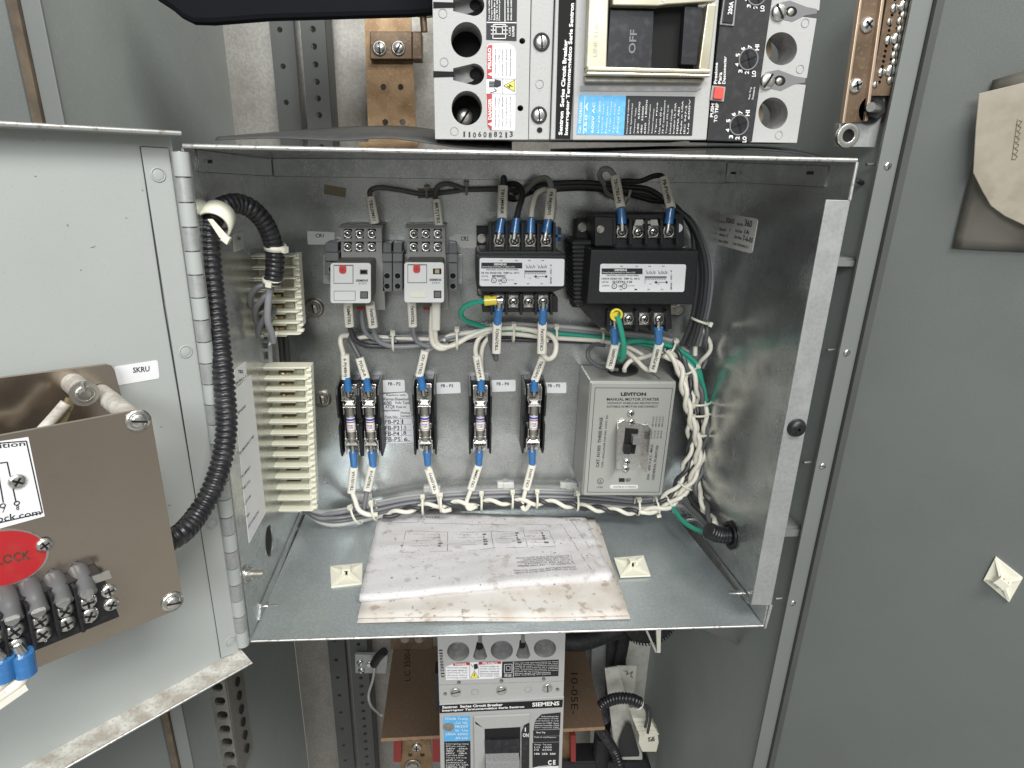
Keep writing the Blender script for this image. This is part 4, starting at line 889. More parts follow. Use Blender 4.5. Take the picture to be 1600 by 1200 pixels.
for a, b, c_, d_, t in FHS: fuse_holder(a, b, c_, d_, 'black fuse holder, '+t, 'red and white labelled cartridge fuse, fuse holder '+t)

# ================================================================== motor starter
FM = Fr(6.3)
ms = thing('motor_starter', 'grey manual motor starter box with toggle switch and printed cover, lower right in the box', 'motor starter', at(972, 770, 3))
m = MB(); q4 = [FM.P(*p, 0) for p in ((922, 596), (1058, 597), (1035, 775), (909, 775))]; bk_ = [Vector((p.x, -.001, p.z)) for p in q4]; 
m.add([p-Vector((0, -.0015, 0)) for p in q4]+bk_, [[0, 1, 2, 3], [7, 6, 5, 4]]+[[i, i+4, (i+1) % 4+4, (i+1) % 4] for i in range(4)]); obj('housing', m, 'motor_grey', ms, .002)
m = MB(); c = (q4[0]+q4[1])/2; zt = q4[0].z; SZt = Surf((0, 0, 1), (0, 0, zt))
m.ppoly(SZt, circ(973.5, 579, 24, 9.5, 28), .0002, .0012, 'seam'); m.ppoly(SZt, circ(973.5, 579.5, 20, 7.2, 28), .0008, .0016, 'hole'); m.line(SZt, [(1012, 578), (1032, 593)], .0008, .0005, 'seam'); obj('knockout_hole', m, 'hole', ms)
m = MB(); m.ppoly(FM, rquad([(924, 597), (1056, 598), (1033.5, 773), (911, 773)], .03), -.0005, .0018); cv = obj('cover_plate', m, 'motor_grey', ms, .0008)
SM = FM.off(.0018); m = MB()
fr_ = [(930, 606), (1051, 606.7), (1030, 769), (917.7, 769), (930, 606)]; m.line(SM, fr_, .0006, 0)
m.trect(SM, 'LEVITON', 970, 613, 1009.5, 618.5, bold=.05); m.trect(SM, 'MANUAL MOTOR STARTER', 948, 621.5, 1030, 626, bold=.015); m.trect(SM, 'WITHOUT OVERLOAD PROTECTION', 948.5, 628.3, 1029, 631.3, bold=.01); m.trect(SM, 'SUITABLE AS MOTOR DISCONNECT', 948, 633.5, 1028, 636.7, bold=.01)
m.text(SM, 'CAT. N1303  THREE PHASE', [(931, 730), (937, 652), (942, 652), (936, 730)], bold=.02); m.text(SM, 'TYPE 1 ENCLOSURE FOR IND. CONT. EQ.', [(939.5, 731), (947, 648), (950.5, 648), (943, 731)], bold=.01)
m.text(SM, '30A   600 V.A.C. MAX.', [(1010, 750), (1017, 693), (1021, 693), (1014, 750)], bold=.01); m.text(SM, 'GENERAL PURPOSE', [(1018, 750), (1025, 696), (1029, 696), (1022, 750)], bold=.01)
for k, (a, b) in enumerate((('2 H.P.', '120 V.A.C.'), ('7.5 H.P.', '240 V.A.C.'), ('15 H.P.', '480 V.A.C.'), ('20 H.P.', '600 V.A.C.'))):
    x = 1017+k*5; m.text(SM, a, [(x-1, 685), (x+.5, 672), (x+3, 672), (x+1.5, 685)], bold=.01); m.text(SM, b, [(x+1, 667), (x+3, 650), (x+5.5, 650), (x+3.5, 667)], bold=.01)
c = SM.P(938, 752); m.ring(c, c+SM.n*.0002, .0040, .0035, mat='ink'); m.trect(SM, 'UL', 935.5, 749.5, 940.5, 755); m.trect(SM, 'LISTED', 933, 760, 942, 762.5)
m.rect(SM, 967, 747, 976, 753, 0, .0002); m.trect(SM, '057', 977.5, 747.5, 985.5, 752.5, bold=.03); m.ppoly(SM, rrect(953, 757.5, 997, 763.5, 2.5), 0, .0002, 'label_dim'); m.trect(SM, 'ASSEMBLED IN MEXICO', 958, 759.3, 994, 761.8, h=.0004)
obj('lettering', m, 'ink', cv)
# switch guard bracket
m = MB(); m.ppoly(SM, [(967, 655), (1012, 664), (1001, 732), (962, 732)], 0, .0012)
m.ppoly(SM, [(963, 660), (974, 654), (977, 655), (970, 733), (962, 728)], .0012, .0035)
a = [SM.P(*p, .001) for p in ((964, 658), (962, 731))]; m.prism([a[0], a[1], a[1]+Vector((-.004, -.014, 0)), a[0]+Vector((-.003, -.014, -.004))], (.0012, 0, 0))
a = [SM.P(*p, .001) for p in ((1008, 658), (1000, 728))]; m.prism([a[0], a[1], a[1]+Vector((.002, -.016, 0)), a[0]+Vector((.002, -.016, -.002))], (.0012, 0, 0))
gb = obj('switch_guard', m, 'steel', ms, .0003)
m = MB(); m.ppoly(SM, [(977, 668), (997, 670), (991, 708), (972, 706)], .001, .003, 'hole'); m.ppoly(SM, [(974, 690), (984, 691), (982, 706), (972, 705)], .003, .008, 'black_plastic'); m.ppoly(SM, [(985, 676), (998, 676), (997, 688), (984, 688)], .003, .013, 'clamp_grey'); obj('toggle_switch', m, 'clamp_grey', ms, .0006)
m = MB()
for (x, y) in ((985.5, 645), (986, 659), (979, 721), (977.5, 731.5)): screw(m, SM, x, y, .0042, .001, 'plus', 'steel', hh=.0025)
obj('screw', m, 'steel', ms)
# ================================================================== wires with crimps and marker sleeves
def cw(label, pts, r, mt, group=None, crimps=(), sleeves=()):
    w_ = wire(label, pts, r, mt, group)
    for a, b in crimps:
        A, Bq = at(*a), at(*b); d = (Bq-A); m = MB()
        m.cyl(A+d*.05, Bq, .0046, .0042, n=16); m.cyl(A+d*.0, A+d*.42, .0050, .0046, n=16); m.cyl(A-d*.45, A+d*.1, .0026, .0030, n=10, mat='steel')
        obj('crimp_terminal', m, 'crimp_blue', w_)
    for s in sleeves:
        a, b, t = s[:3]; A, Bq = at(*a), at(*b); u = (Bq-A).normalized(); nn = (CAM-A); nn = (nn-u*nn.dot(u)).normalized(); sd = u.cross(nn); L = (Bq-A).length; m = MB(); n = 16; ht = max(.0031, r+.0012); hw = ht+.0009
        v = []
        for p in (A, Bq):
            for i in range(n): th = 2*math.pi*i/n; cx_ = math.copysign(abs(math.cos(th))**.6, math.cos(th)); sy_ = math.copysign(abs(math.sin(th))**.6, math.sin(th)); v.append(p+sd*hw*cx_+nn*ht*sy_)
        m.add(v, [[i, (i+1) % n, (i+1) % n+n, i+n] for i in range(n)], 'sleeve', True); m.add(v, [list(range(n)), list(range(2*n-1, n-1, -1))], 'sleeve')
        so = obj('marker_sleeve', m, 'sleeve', w_)
        if t:
            v, f = text_geo(t, .02, 1); x0 = min(p[0] for p in v); x1 = max(p[0] for p in v); h = .0034; m = MB()
            rev = len(s) > 3
            o_ = []
            for x, y in v:
                k = (x-x0)/(x1-x0); q = y/.75-.5
                if rev: o_.append(A+u*L*(.12+.76*k)+(-sd if u.cross(nn).dot(sd) < 0 else sd)*(-q*h)+nn*(ht+.0002))
                else: o_.append(A+u*L*(.88-.76*k)+sd*q*h+nn*(ht+.0002))
            m.add(o_, f); obj('lettering', m, 'ink', so)
    return w_
WW, WB, WG = 'w_white', 'w_black', 'w_grey'
R1 = .0027
# relays, top
cw('dark white-sleeved wire rising from the left relay and running right along the top', [(586, 352, 3), (584, 330, 3), (578, 305, 3), (580, 297, 2.6), (594, 293, 2.4), (625, 297, 1.6), (660, 303, 1.2), (700, 300, 1.2), (730, 296, 1.2), (775, 295, 1.2), (810, 297, 1.4), (850, 288, 1.6)], .0027, 'w_charcoal', None, (), [((586, 349, 3), (578, 307, 3), 'TB2(0M51')])
cw('grey wire with a slim white sleeve rising from the second relay and bending right', [(686, 354, 3), (683, 325, 3), (680, 305, 2.6), (684, 292, 2.4), (697, 287, 2.2), (712, 290, 1.8), (728, 296, 1.6), (760, 296, 1.4), (800, 296, 1.4)], .0026, 'w_charcoal', None, (), [((686, 353, 3), (681.5, 311, 3), '8RT(TB2')])
# relays, bottom
cw('black wire with a white sleeve below the left relay, curving right to the middle bundle', [(545, 474, 5), (547, 500, 4), (548, 515, 3), (555, 530, 2.4), (570, 539, 2), (595, 541, 1.8), (640, 541, 1.6)], .0030, WB, None, (), [((543, 470, 5.5), (546, 508, 4), 'TB2(MR)')])
cw('grey white-sleeved wire below the left relay, sweeping wide into the middle bundle', [(579, 476, 5), (583, 505, 4), (585, 520, 3), (592, 533, 2.6), (607, 540, 2.4), (630, 542, 2.2), (668, 538, 2), (700, 528, 1.9), (740, 521, 1.8)], .0030, WG, None, (), [((578, 474, 5.5), (583, 509, 4), 'TB2(40A)')])
cw('thin grey wire between the two sleeved wires under the left relay', [(565, 478, 3), (566, 500, 2.4), (572, 520, 2), (590, 531, 1.8), (620, 533, 1.6)], .0026, 'w_grey')
cw('grey wire with a white sleeve below the second relay', [(644, 474, 5), (645, 508, 4), (647, 525, 3), (655, 536, 2.4), (672, 541, 2.2), (700, 538, 2)], .0028, WG, None, (), [((643, 470, 5.5), (645, 508, 4), 'TB2(60A)')])
cw('white wire with a blank white sleeve below the second relay, looping out right', [(681, 474, 5), (680, 495, 4.4), (680, 520, 3.6), (683, 536, 3), (695, 542, 3), (712, 538, 3), (735, 525, 2.8), (758, 516, 2.6), (775, 513, 2.4)], .0028, WW, None, (), [((681.5, 470, 5.5), (681, 513, 4), None)])
cw('white wire just left of the blank sleeve under the second relay', [(676, 478, 4.4), (674, 505, 4), (674, 528, 3.2), (679, 540, 3), (690, 545, 3), (705, 540, 2.8), (730, 528, 2.6), (765, 518, 2.4)], .0028, WW)
# middle bundle
mb_g = 'wires of the bundle across the middle'
cw('white wire running across the middle under the small transformer, the upper one', [(692, 532, 2), (705, 524, 1.8), (740, 519, 2), (780, 513, 2.2), (820, 514, 2.2), (845, 522, 2.4), (855, 535, 2.6)], .0028, WW, mb_g)
cw('long white wire running across the middle of the panel to the right', [(560, 528, 1.4), (580, 526, 1.4), (610, 528, 1.2), (660, 530, 1.4), (700, 530, 1.5), (740, 524, 1.6), (790, 521, 1.8), (850, 527, 1.8), (900, 530, 1.8), (940, 533, 1.8), (975, 540, 2), (1000, 552, 2.4), (1010, 560, 3)], .0027, WW, mb_g)
cw('pale wire along the top of the middle bundle right of the small transformer', [(765, 508, 1.4), (800, 506, 1.4), (850, 509, 1.4), (900, 512, 1.4), (960, 518, 1.4), (1010, 524, 1.6), (1050, 533, 2), (1075, 550, 2.2)], .0026, 'w_pale', mb_g)
cw('grey wire in the middle of the bundle crossing the panel', [(600, 528, 1.2), (650, 527, 1.1), (700, 526, 1), (760, 508, 1.0), (840, 512, 1), (920, 519, 1.2), (1000, 527, 1.4), (1060, 541, 2), (1084, 566, 2.4)], .0029, WG, mb_g)
cw('black wire low in the bundle crossing the panel', [(548, 538, 1.6), (560, 525, 1), (600, 533, .8), (660, 534, .8), (720, 532, .8), (800, 531, .8), (880, 533, .8), (930, 534, 1)], .0027, WB, mb_g)
# green wires
cw('green wire with a yellow crimp looping left from the small transformer', [(758, 470, 7.2), (740, 473, 6.6), (724, 481, 6), (720, 492, 5.2), (728, 501, 4.2), (745, 507, 3), (765, 514, 2), (800, 518, 1.6), (850, 520, 1.4), (900, 524, 1.4), (960, 530, 1.6), (1020, 541, 2), (1062, 555, 2.6), (1088, 580, 3.2), (1100, 610, 3.6), (1104, 650, 3.8), (1103, 690, 3.6)], .0030, 'w_green')
m = MB(); m.cyl(at(757, 470, 7.3), at(776, 469, 7.4), .0056, .0050, n=18); m.cyl(at(776, 469, 7.4), at(784, 469, 7.3), .003, .0045, mat='steel'); cy = obj('crimp_terminal', m, 'crimp_yellow'); tag(cy, 'yellow crimp terminal on the first lower screw of the small transformer', 'crimp terminal')
cw('green wire dropping in front of the large transformer lower terminals and hooking back up', [(964, 493, 9.6), (969, 510, 9.4), (974, 535, 8.6), (974, 556, 7.4), (969, 562, 6.4), (967, 550, 5), (980, 535, 3.4), (1010, 533, 2.6), (1050, 542, 2.6), (1085, 565, 3), (1097, 600, 3.4), (1103, 660, 3.6)], .0030, 'w_green')
m = MB(); p = at(962, 491, 9.2); m.ring(p, p+Vector((0, -.004, .0)), .0068, .0045, mat='crimp_yellow'); m.cyl(at(956, 492, 9), at(966, 493, 9.4), .004, .0045, mat='crimp_yellow'); tag(obj('crimp_terminal', m, 'crimp_yellow'), 'yellow crimp terminal on the first lower screw of the large transformer', 'crimp terminal')
cw('green wire leaving the bottom bundle to the grommet conduit', [(1050, 790, 5), (1056, 800, 6.5), (1068, 815, 8.5), (1085, 826, 10.5), (1102, 832, 12), (1116, 834, 13)], .0029, 'w_green')
# small transformer top
cw('white-sleeved wire with a black end at the first upper screw of the small transformer', [(784, 345, 7), (784, 320, 6.5), (786, 295, 5.5), (787, 278, 5), (789, 285, 4), (792, 305, 3)], .0030, WB, None, [((780, 364, 7.2), (784, 342, 7))], [((784.5, 342, 7), (786, 292, 5.6), 'TB1(MB8)8')])
cw('black wire arching left over the second upper screw of the small transformer', [(807, 342, 7), (811, 325, 6.4), (816, 306, 5.4), (812, 292, 4.4), (800, 287, 3.6), (788, 292, 2.8), (790, 306, 2), (805, 311, 1.6), (822, 303, 1.5), (840, 296, 1.4)], .0032, WB, None, [((804, 364, 7.2), (807, 341, 7))])
cw('white wire arching right from the third upper screw of the small transformer', [(830, 340, 7), (832, 322, 6.6), (838, 303, 6), (852, 296, 5.2), (864, 303, 4.6), (866, 325, 4.4), (861, 348, 4)], .0027, WW, None, [((829, 364, 7.2), (830, 341, 7))])
cw('grey wire with a white sleeve at the fourth upper screw of the small transformer', [(856, 345, 7), (858, 320, 6.5), (861, 297, 5.6), (859, 284, 4.8), (851, 278, 4), (838, 282, 3), (820, 299, 2), (806, 310, 1.6), (795, 308, 1.4)], .0030, 'w_pale', None, [((853, 364, 7.2), (857, 344, 7))], [((857.5, 344, 7), (862, 297, 5.7), 'FB P4(480V)')])
# small transformer bottom
cw('dark-ended white sleeve hanging from the first lower screw of the small transformer', [(777, 500, 6.6), (775, 530, 6), (775, 552, 5.4), (775, 561, 5), (771, 550, 4), (766, 530, 3), (766, 520, 2)], .0028, 'w_charcoal', None, [((779.5, 482, 7.2), (777, 506, 6.7))], [((777, 505, 6.7), (775.5, 550, 5.6), 'TB2(90D)')])
cw('white-sleeved wire under the fourth lower screw of the small transformer, curling back up', [(847, 500, 6.6), (846, 535, 6), (848, 552, 5.2), (856, 561, 4.6), (866, 555, 4), (869, 538, 3.4), (862, 525, 2.8), (845, 518, 2.4), (815, 514, 2)], .0030, WW, None, [((848.6, 482, 7.2), (847.5, 506, 6.7))], [((847.5, 505, 6.7), (846, 550, 5.6), 'CR2(607A)')])
# large transformer top
cw('white wire looping over the first upper screw of the large transformer', [(971, 324, 8), (964, 290, 7), (961, 277, 6.4), (952, 265, 5.4), (941, 265, 4.4), (937, 275, 3.4), (944, 288, 2.6), (948, 300, 1.8), (962, 311, 1.4)], .0028, 'w_pale', None, [((971.7, 350, 8.2), (970.5, 325, 8))], [((970, 325, 8), (961, 276, 6.5), 'TB1(TB2-64)')])
cw('black wire entering a white sleeve at the last upper screw of the large transformer', [(1048, 326, 8), (1043, 300, 7), (1036, 277, 6), (1022, 275, 5), (1000, 283, 4), (975, 283, 3), (950, 290, 2), (915, 287, 1.4)], .0028, WB, None, [((1044.6, 350, 8.2), (1048, 326, 8))], [((1048.5, 325, 8), (1037, 278, 6.3), 'FB-P3(480)')])
# large transformer bottom
cw('white sleeve with a blue crimp at the first lower screw of the large transformer', [(958, 545, 7.2), (954, 570, 6), (956, 577, 5)], .0028, WW, None, [((960.5, 510, 8.2), (960.5, 536, 7.7))], [((962, 537, 7.7), (953, 573, 6.4), 'TB2G(00F)')])
cw('white-sleeved wire at the last lower screw of the large transformer, bending back left', [(1029, 540, 7.2), (1023, 565, 6.2), (1016, 578, 5.6), (1006, 574, 5), (992, 560, 4), (980, 550, 3), (968, 544, 2)], .0028, WW, None, [((1029, 512, 8.2), (1029, 536, 7.7))], [((1030, 537, 7.7), (1020, 578, 6.2), 'FB-P2(480)')])
cw('white wire rising out of the round hole of the motor starter', [(976, 585, 3), (976, 575, 3.6), (985, 564, 3.6), (1000, 560, 3.2), (1020, 554, 2.6), (1040, 548, 2.4)], .0028, WW)
cw('dark wire arching left into the motor starter box', [(945, 540, 2), (930, 538, 2.4), (919, 548, 3), (921, 562, 3.4), (940, 574, 3.6), (965, 578, 3.4)], .0024, 'w_charcoal')
# fuse holders top
cw('white wire with a sleeve at the top of the leftmost fuse holder, looping up', [(542, 590, 2.8), (539, 570, 2.8), (536, 552, 2.6), (532, 535, 2.4), (534, 526, 2), (545, 525, 1.6), (560, 529, 1.4)], .0028, WW, None, [((544, 610, 2.9), (542, 589, 2.9))], [((540.5, 592, 2.9), (539, 554, 2.8), '6 P(48H)')])
cw('black wire with a white sleeve at the top of the second fuse holder', [(571, 588, 2.8), (566, 570, 2.8), (560, 555, 2.6), (551, 538, 2.2), (547, 528, 1.8), (552, 523, 1.4), (570, 528, 1.2)], .0029, 'w_charcoal', None, [((575, 610, 2.9), (571.5, 589, 2.9))], [((571.5, 591, 2.9), (561.5, 559, 2.7), 'P(5L)0-R')])
cw('white-sleeved wire at the top of the fuse holder left of the FB-P3 sticker', [(656, 585, 2.8), (664, 555, 2.6), (672, 545, 2), (685, 540, 1.8)], .0026, 'w_pale', None, [((660.5, 608, 2.9), (657, 587, 2.9))], [((655, 588, 2.9), (664, 548, 2.7), 'CR1 P(TB2)')])
cw('white-sleeved looping wire atop the fuse holder left of the FB-P4 sticker', [(751, 590, 2.8), (745, 560, 2.7), (743, 545, 2.6), (748, 530, 2.4), (760, 520, 2.2), (778, 516, 2)], .0028, WW, None, [((751.5, 610, 2.9), (751.5, 591, 2.9))], [((751.5, 593, 2.9), (745, 556, 2.8), 'TB2(4)P4')])
cw('thin speckled white wire beside the sleeve above the FB-P4 fuse holder', [(753, 585, 2.6), (752, 560, 2.2), (755, 540, 2), (765, 527, 1.8), (785, 521, 1.6)], .0026, WW)
cw('leaning white-sleeved wire atop the fuse holder left of the FB-P5 sticker', [(835, 588, 2.8), (843, 570, 2.9), (850, 556, 3.2), (851, 540, 3.4), (848, 520, 3)], .0028, WW, None, [((834.5, 610, 2.9), (835, 592, 2.9))], [((835.5, 594, 2.9), (849, 558, 3.1), 'TB2(58A)')])
# fuse holders bottom
cw('white-sleeved wire under the leftmost fuse holder, curving right into the bottom bundle', [(551, 735, 2.8), (550, 765, 3), (555, 782, 3.4), (561, 797, 3.8), (575, 804, 4), (590, 804, 4)], .0030, WW, None, [((551.5, 706, 2.9), (553.5, 730, 2.9))], [((553, 729, 2.9), (549, 769, 3), 'TB1(0)16A')])
cw('grey wire with a white sleeve under the second fuse holder', [(580, 735, 2.8), (574, 765, 2.6), (570, 785, 2.4), (568, 800, 2.2)], .0030, 'w_grey', None, [((580.5, 706, 2.9), (583, 729, 2.9))], [((582, 728, 2.9), (574, 765, 2.8), 'TB2(P)16')])
cw('white-sleeved wire under the fuse holder left of the FB-P3 sticker', [(669, 728, 2.8), (676, 750, 2.9), (685, 775, 3.2), (691, 797, 3.6), (705, 796, 3.8)], .0028, WW, None, [((667, 705, 2.9), (668.5, 726, 2.9))], [((669, 733, 2.9), (681, 769, 3.1), 'TB1(00V)')])
cw('white-sleeved wire under the fuse holder left of the FB-P4 sticker, curling into the bundle', [(748, 728, 2.8), (742, 750, 2.9), (734, 770, 3.2), (729, 785, 3.4), (733, 795, 3.6), (745, 791, 3.8)], .0028, WW, None, [((749, 705, 2.9), (748, 726, 2.9))], [((748, 727, 2.9), (736, 764, 3.1), 'CR2 P(MM)')])
cw('white-sleeved wire under the fuse holder left of the FB-P5 sticker, ending in a hook', [(832, 728, 2.8), (826, 750, 2.9), (820, 770, 3.2), (816, 790, 3.5), (821, 796, 3.7), (828, 787, 3.9)], .0028, WW, None, [((831.5, 704, 2.9), (831.5, 725, 2.9))], [((832, 726, 2.9), (822, 764, 3.1), 'CR2 (60V)')])
# top-right dark bundle
tb_g = 'dark wires arching over and down the right side of the panel'
offs = [(0, 0, 1.4), (5, 5, 2.0), (-3, 8, .9), (8, -3, 2.4), (3, 10, 1.5), (14, 3, 2.0), (18, 9, 1.2), (-9, 12, 1.6)]
for i, (dx, dy, dd) in enumerate(offs):
    wire('dark wire of the bundle arching over the large transformer and down the right side', [(820+dx*2, 294+dy*.5, dd), (860, 289+dy*.6, dd), (915, 287+dy*.6, dd), (970, 293+dy*.6, dd+.3), (1015, 301+dy*.7-dx*.3, dd+.8), (1052, 322+dx*.2, dd+1.6), (1080, 352-dx*.4, dd+2), (1092+dx*.8, 392, dd+2.2), (1097+dx*.8, 432, dd+2.2), (1093+dx*.8, 475, dd+2.2), (1085+dx*.8, 510, dd+2), (1074+dx, 540, dd+1.8)], .0029, ['w_black', 'w_charcoal', 'w_charcoal', 'w_black', 'w_grey', 'w_charcoal', 'w_grey', 'w_black'][i], tb_g)
wire('pale wire showing among the dark ones right of the large transformer', [(1075, 358, 3), (1092, 400, 3.4), (1098, 440, 3.4), (1101, 480, 3.4), (1088, 520, 3.6), (1086, 555, 3.4)], .0026, 'w_white')
# twisted pairs down the right side and along the bottom
def twist(path, r_off, pitch, r, cols, label, group, ph0=0.):
    L = resample(spline(px3(path), 12), .0018); N = len(L)
    for k, (mt, lb) in enumerate(cols):
        P = []; a = None
        for i in range(N):
            t = (L[min(i+1, N-1)]-L[max(i-1, 0)]).normalized()
            a = t.orthogonal().normalized() if a is None else (a-t*a.dot(t)).normalized()
            b = t.cross(a); th = ph0+2*math.pi*(i*.0018/pitch)+2*math.pi*k/len(cols)
            P.append(L[i]+(a*math.cos(th)+b*math.sin(th))*r_off)
        m = MB(); m.tube(P, r, 9); tag(obj('twisted_wire', m, mt), label % lb, 'wire', group)
tg = 'twisted wires of the right and bottom bundles'
cw2 = [('w_white', 'white'), ('w_black', 'black')]
pr = [(1050, 545, 3), (1066, 565, 3.4), (1076, 600, 3.8), (1082, 640, 4), (1086, 680, 4), (1080, 720, 4), (1068, 755, 4.2), (1048, 782, 4.4), (1015, 797, 4.4), (970, 799, 4.2), (920, 793, 3.9), (860, 786, 3.6), (800, 784, 3.4), (740, 786, 3.2), (680, 789, 3.2), (630, 798, 3.4), (600, 808, 3.4)]
twist(pr, .0030, .040, .0027, cw2, '%s strand of the twisted pair running down the right side and along the bottom', tg)
twist([(1076, 575, 3), (1090, 610, 3.4), (1094, 650, 3.6), (1096, 690, 3.6), (1090, 730, 3.8), (1084, 758, 4.6), (1098, 790, 7.5), (1112, 815, 11), (1120, 828, 12.6)], .0032, .050, .0028, cw2, '%s strand of the twisted pair running down the right side into the grommet conduit', tg, 1.)
twist([(1058, 575, 3.4), (1072, 610, 4.2), (1076, 650, 4.4), (1078, 690, 4.4), (1072, 725, 4.4), (1056, 760, 4.6), (1030, 786, 4.8)], .0030, .045, .0027, cw2, '%s strand of the shorter twisted pair on the inner side of the right bundle', tg, 2.)
twist([(1040, 552, 3.6), (1060, 572, 4.4), (1068, 605, 5), (1078, 650, 5), (1090, 690, 4.8), (1090, 720, 4.8), (1080, 752, 5), (1060, 778, 5.2), (1040, 792, 5.2), (1000, 801, 5)], .0030, .048, .0029, [('w_white', 'white'), ('w_white', 'second white')], '%s strand of the front pair crossing over the right bundle', tg, .5)
twist([(1066, 560, 3.6), (1084, 590, 4.2), (1100, 640, 4.4), (1102, 690, 4.4), (1094, 735, 4.6), (1090, 765, 5.8), (1104, 795, 9), (1116, 820, 12)], .0028, .052, .0028, [('w_white', 'white'), ('w_charcoal', 'charcoal')], '%s strand of the outermost pair running down to the grommet', tg, 1.7)
twist([(1098, 500, 3.6), (1104, 530, 3.4), (1106, 548, 3), (1094, 575, 2.6)], .003, .05, .0026, [('w_white', 'white'), ('w_charcoal', 'charcoal')], '%s strand of the pair beside the lower right corner of the large transformer', tg, 0)
for k, (dx, mt) in enumerate(((0, 'w_black'), (7, 'w_charcoal'), (-8, 'w_charcoal'), (11, 'w_grey'))):
    wire(['black wire at the core of the right bundle', 'charcoal wire at the core of the right bundle', 'charcoal wire on the inner edge of the right bundle', 'grey wire on the outer edge of the right bundle'][k], [(1040+dx, 545, 2.4), (1070+dx, 575, 2.6), (1080+dx, 620, 2.8), (1086+dx, 670, 2.8), (1086+dx, 720, 3), (1076+dx, 755, 3.6), (1080+dx*1.2, 782, 6), (1098+dx, 805, 9), (1114+dx*.5, 826, 12)], .0030, mt)
wire('grey wire bowing out from the bottom bundle to the grommet conduit', [(1030, 792, 4.6), (1060, 790, 5.4), (1078, 798, 7), (1096, 816, 10), (1112, 832, 12.6)], .0030, 'w_grey')
# bottom grey bundle
bg_ = 'grey wires along the bottom of the box'
for i, (dy, d, mt, r) in enumerate(((0, 1.2, 'w_pale', .0030), (7, 1.6, 'w_charcoal', .0030), (12, 2.2, 'w_grey', .0031), (17, 2.8, 'w_charcoal', .0030), (3, 1.9, 'w_grey', .0028), (22, 3.0, 'w_pale', .0028))):
    wire('grey wire of the bundle lying along the back of the box floor', [(478, 792+dy*.3, 5.5-i*.2), (500, 800+dy*.7, 4.6), (530, 798+dy, d+1), (580, 788+dy, d), (640, 777+dy*.85, d), (720, 770+dy*.8, d), (800, 767+dy*.8, d), (880, 768+dy*.8, d), (940, 772+dy*.8, d), (1000, 778+dy*.7, d+.4), (1045, 772+dy*.5, d+.9), (1070, 752+dy*.4, d+1.4)], r, mt, bg_)
# cable ties on the bundles
H = (1, 0, 0)
for (x, y, d, r, ax, l) in ((615, 534, 1.6, .0105, H, 'around the middle bundle below the rail between the relays'), (714, 530, 2.2, .0120, H, 'around the middle bundle left of the small transformer crimp'), (802, 520, 1.8, .0100, H, 'around the middle bundle between the two sleeves of the small transformer'), (868, 524, 1.8, .0105, H, 'around the middle bundle right of the small transformer'), (940, 524, 1.6, .0095, H, 'around the middle bundle left of the large transformer lower crimp'),
    (1044, 545, 2.6, .0125, (1, 0, -.6), 'around the wires right of the last lower crimp of the large transformer'), (1072, 577, 3, .0130, (.5, 0, -1), 'on the right bundle, the topmost below the bend'), (1090, 626, 3.4, .0155, (.1, 0, -1), 'on the right bundle, upper of the close pair'), (1090, 643, 3.4, .0155, (.1, 0, -1), 'on the right bundle, lower of the close pair'), (1090, 674, 3.4, .0145, (0, 0, -1), 'on the right bundle just beside the toggle switch height'),
    (1070, 756, 4.2, .0125, (-.5, 0, -1), 'on the right bundle beside the lower corner of the motor starter'), (1045, 783, 4.4, .0115, (-1, 0, -.6), 'at the bend between the right and the bottom bundle'), (1026, 790, 4.4, .0110, (-1, 0, -.2), 'on the bottom bundle under the right edge of the motor starter'), (996, 791, 4.2, .0110, H, 'on the bottom bundle under the middle of the motor starter'), (901, 782, 3.4, .0125, H, 'on the bottom bundle left of the motor starter'),
    (838, 779, 3, .0115, H, 'on the bottom bundle right of the hooked wire under FB-P5'), (800, 780, 3, .0115, H, 'on the bottom bundle between the FB-P4 and FB-P5 wires'), (752, 782, 3, .0115, H, 'on the bottom bundle just right of the FB-P4 wire'), (689, 785, 3, .0115, H, 'on the bottom bundle behind the FB-P3 wire'), (661, 788, 3, .0120, H, 'on the bottom bundle left of the FB-P3 wire'),
    (585, 797, 3.2, .0125, (1, 0, .2), 'on the bottom bundle below the second fuse holder'), (557, 803, 3.6, .0130, (1, 0, .5), 'slanting around the bottom bundle at the far left'), (1094, 501, 4, .0105, (-.3, 0, -1), 'around the dark wires beside the large transformer lower foot'), (729, 296, 1.4, .0050, H, 'small one on the dark top wire left of the small transformer'), (980, 303, 1.8, .0095, (1, 0, -.2), 'around the dark top bundle above the large transformer'), (667, 302, 1.2, .0045, H, 'small one on the dark top wire above the second relay')):
    tie(x, y, d, r, ax, 'cream cable tie '+l, (-1 if ax[0] == 1 else (0.3 if r > .014 else -1), .4), mt='cream_tie' if r > .006 else 'relay_grey', wdt=.0013)
for (x, y, l) in ((568, 775, 'below the second fuse holder'), (675, 763, 'below the FB-P3 fuse holder'), (790, 757, 'right of the FB-P4 fuse wire'), (888, 757, 'left of the motor starter'), (1075, 770, 'right of the motor starter lower corner')):
    m = MB(); m.rect(BK, x-13, y-4, x+13, y+4, 0, .004); m.rect(BK, x-4, y-5, x+4, y+5, .002, .006); tag(obj('tie_anchor', m, 'label_dim', None, .0006), 'pale adhesive tie anchor on the back panel '+l, 'tie anchor', 'tie anchors behind the bottom bundle')

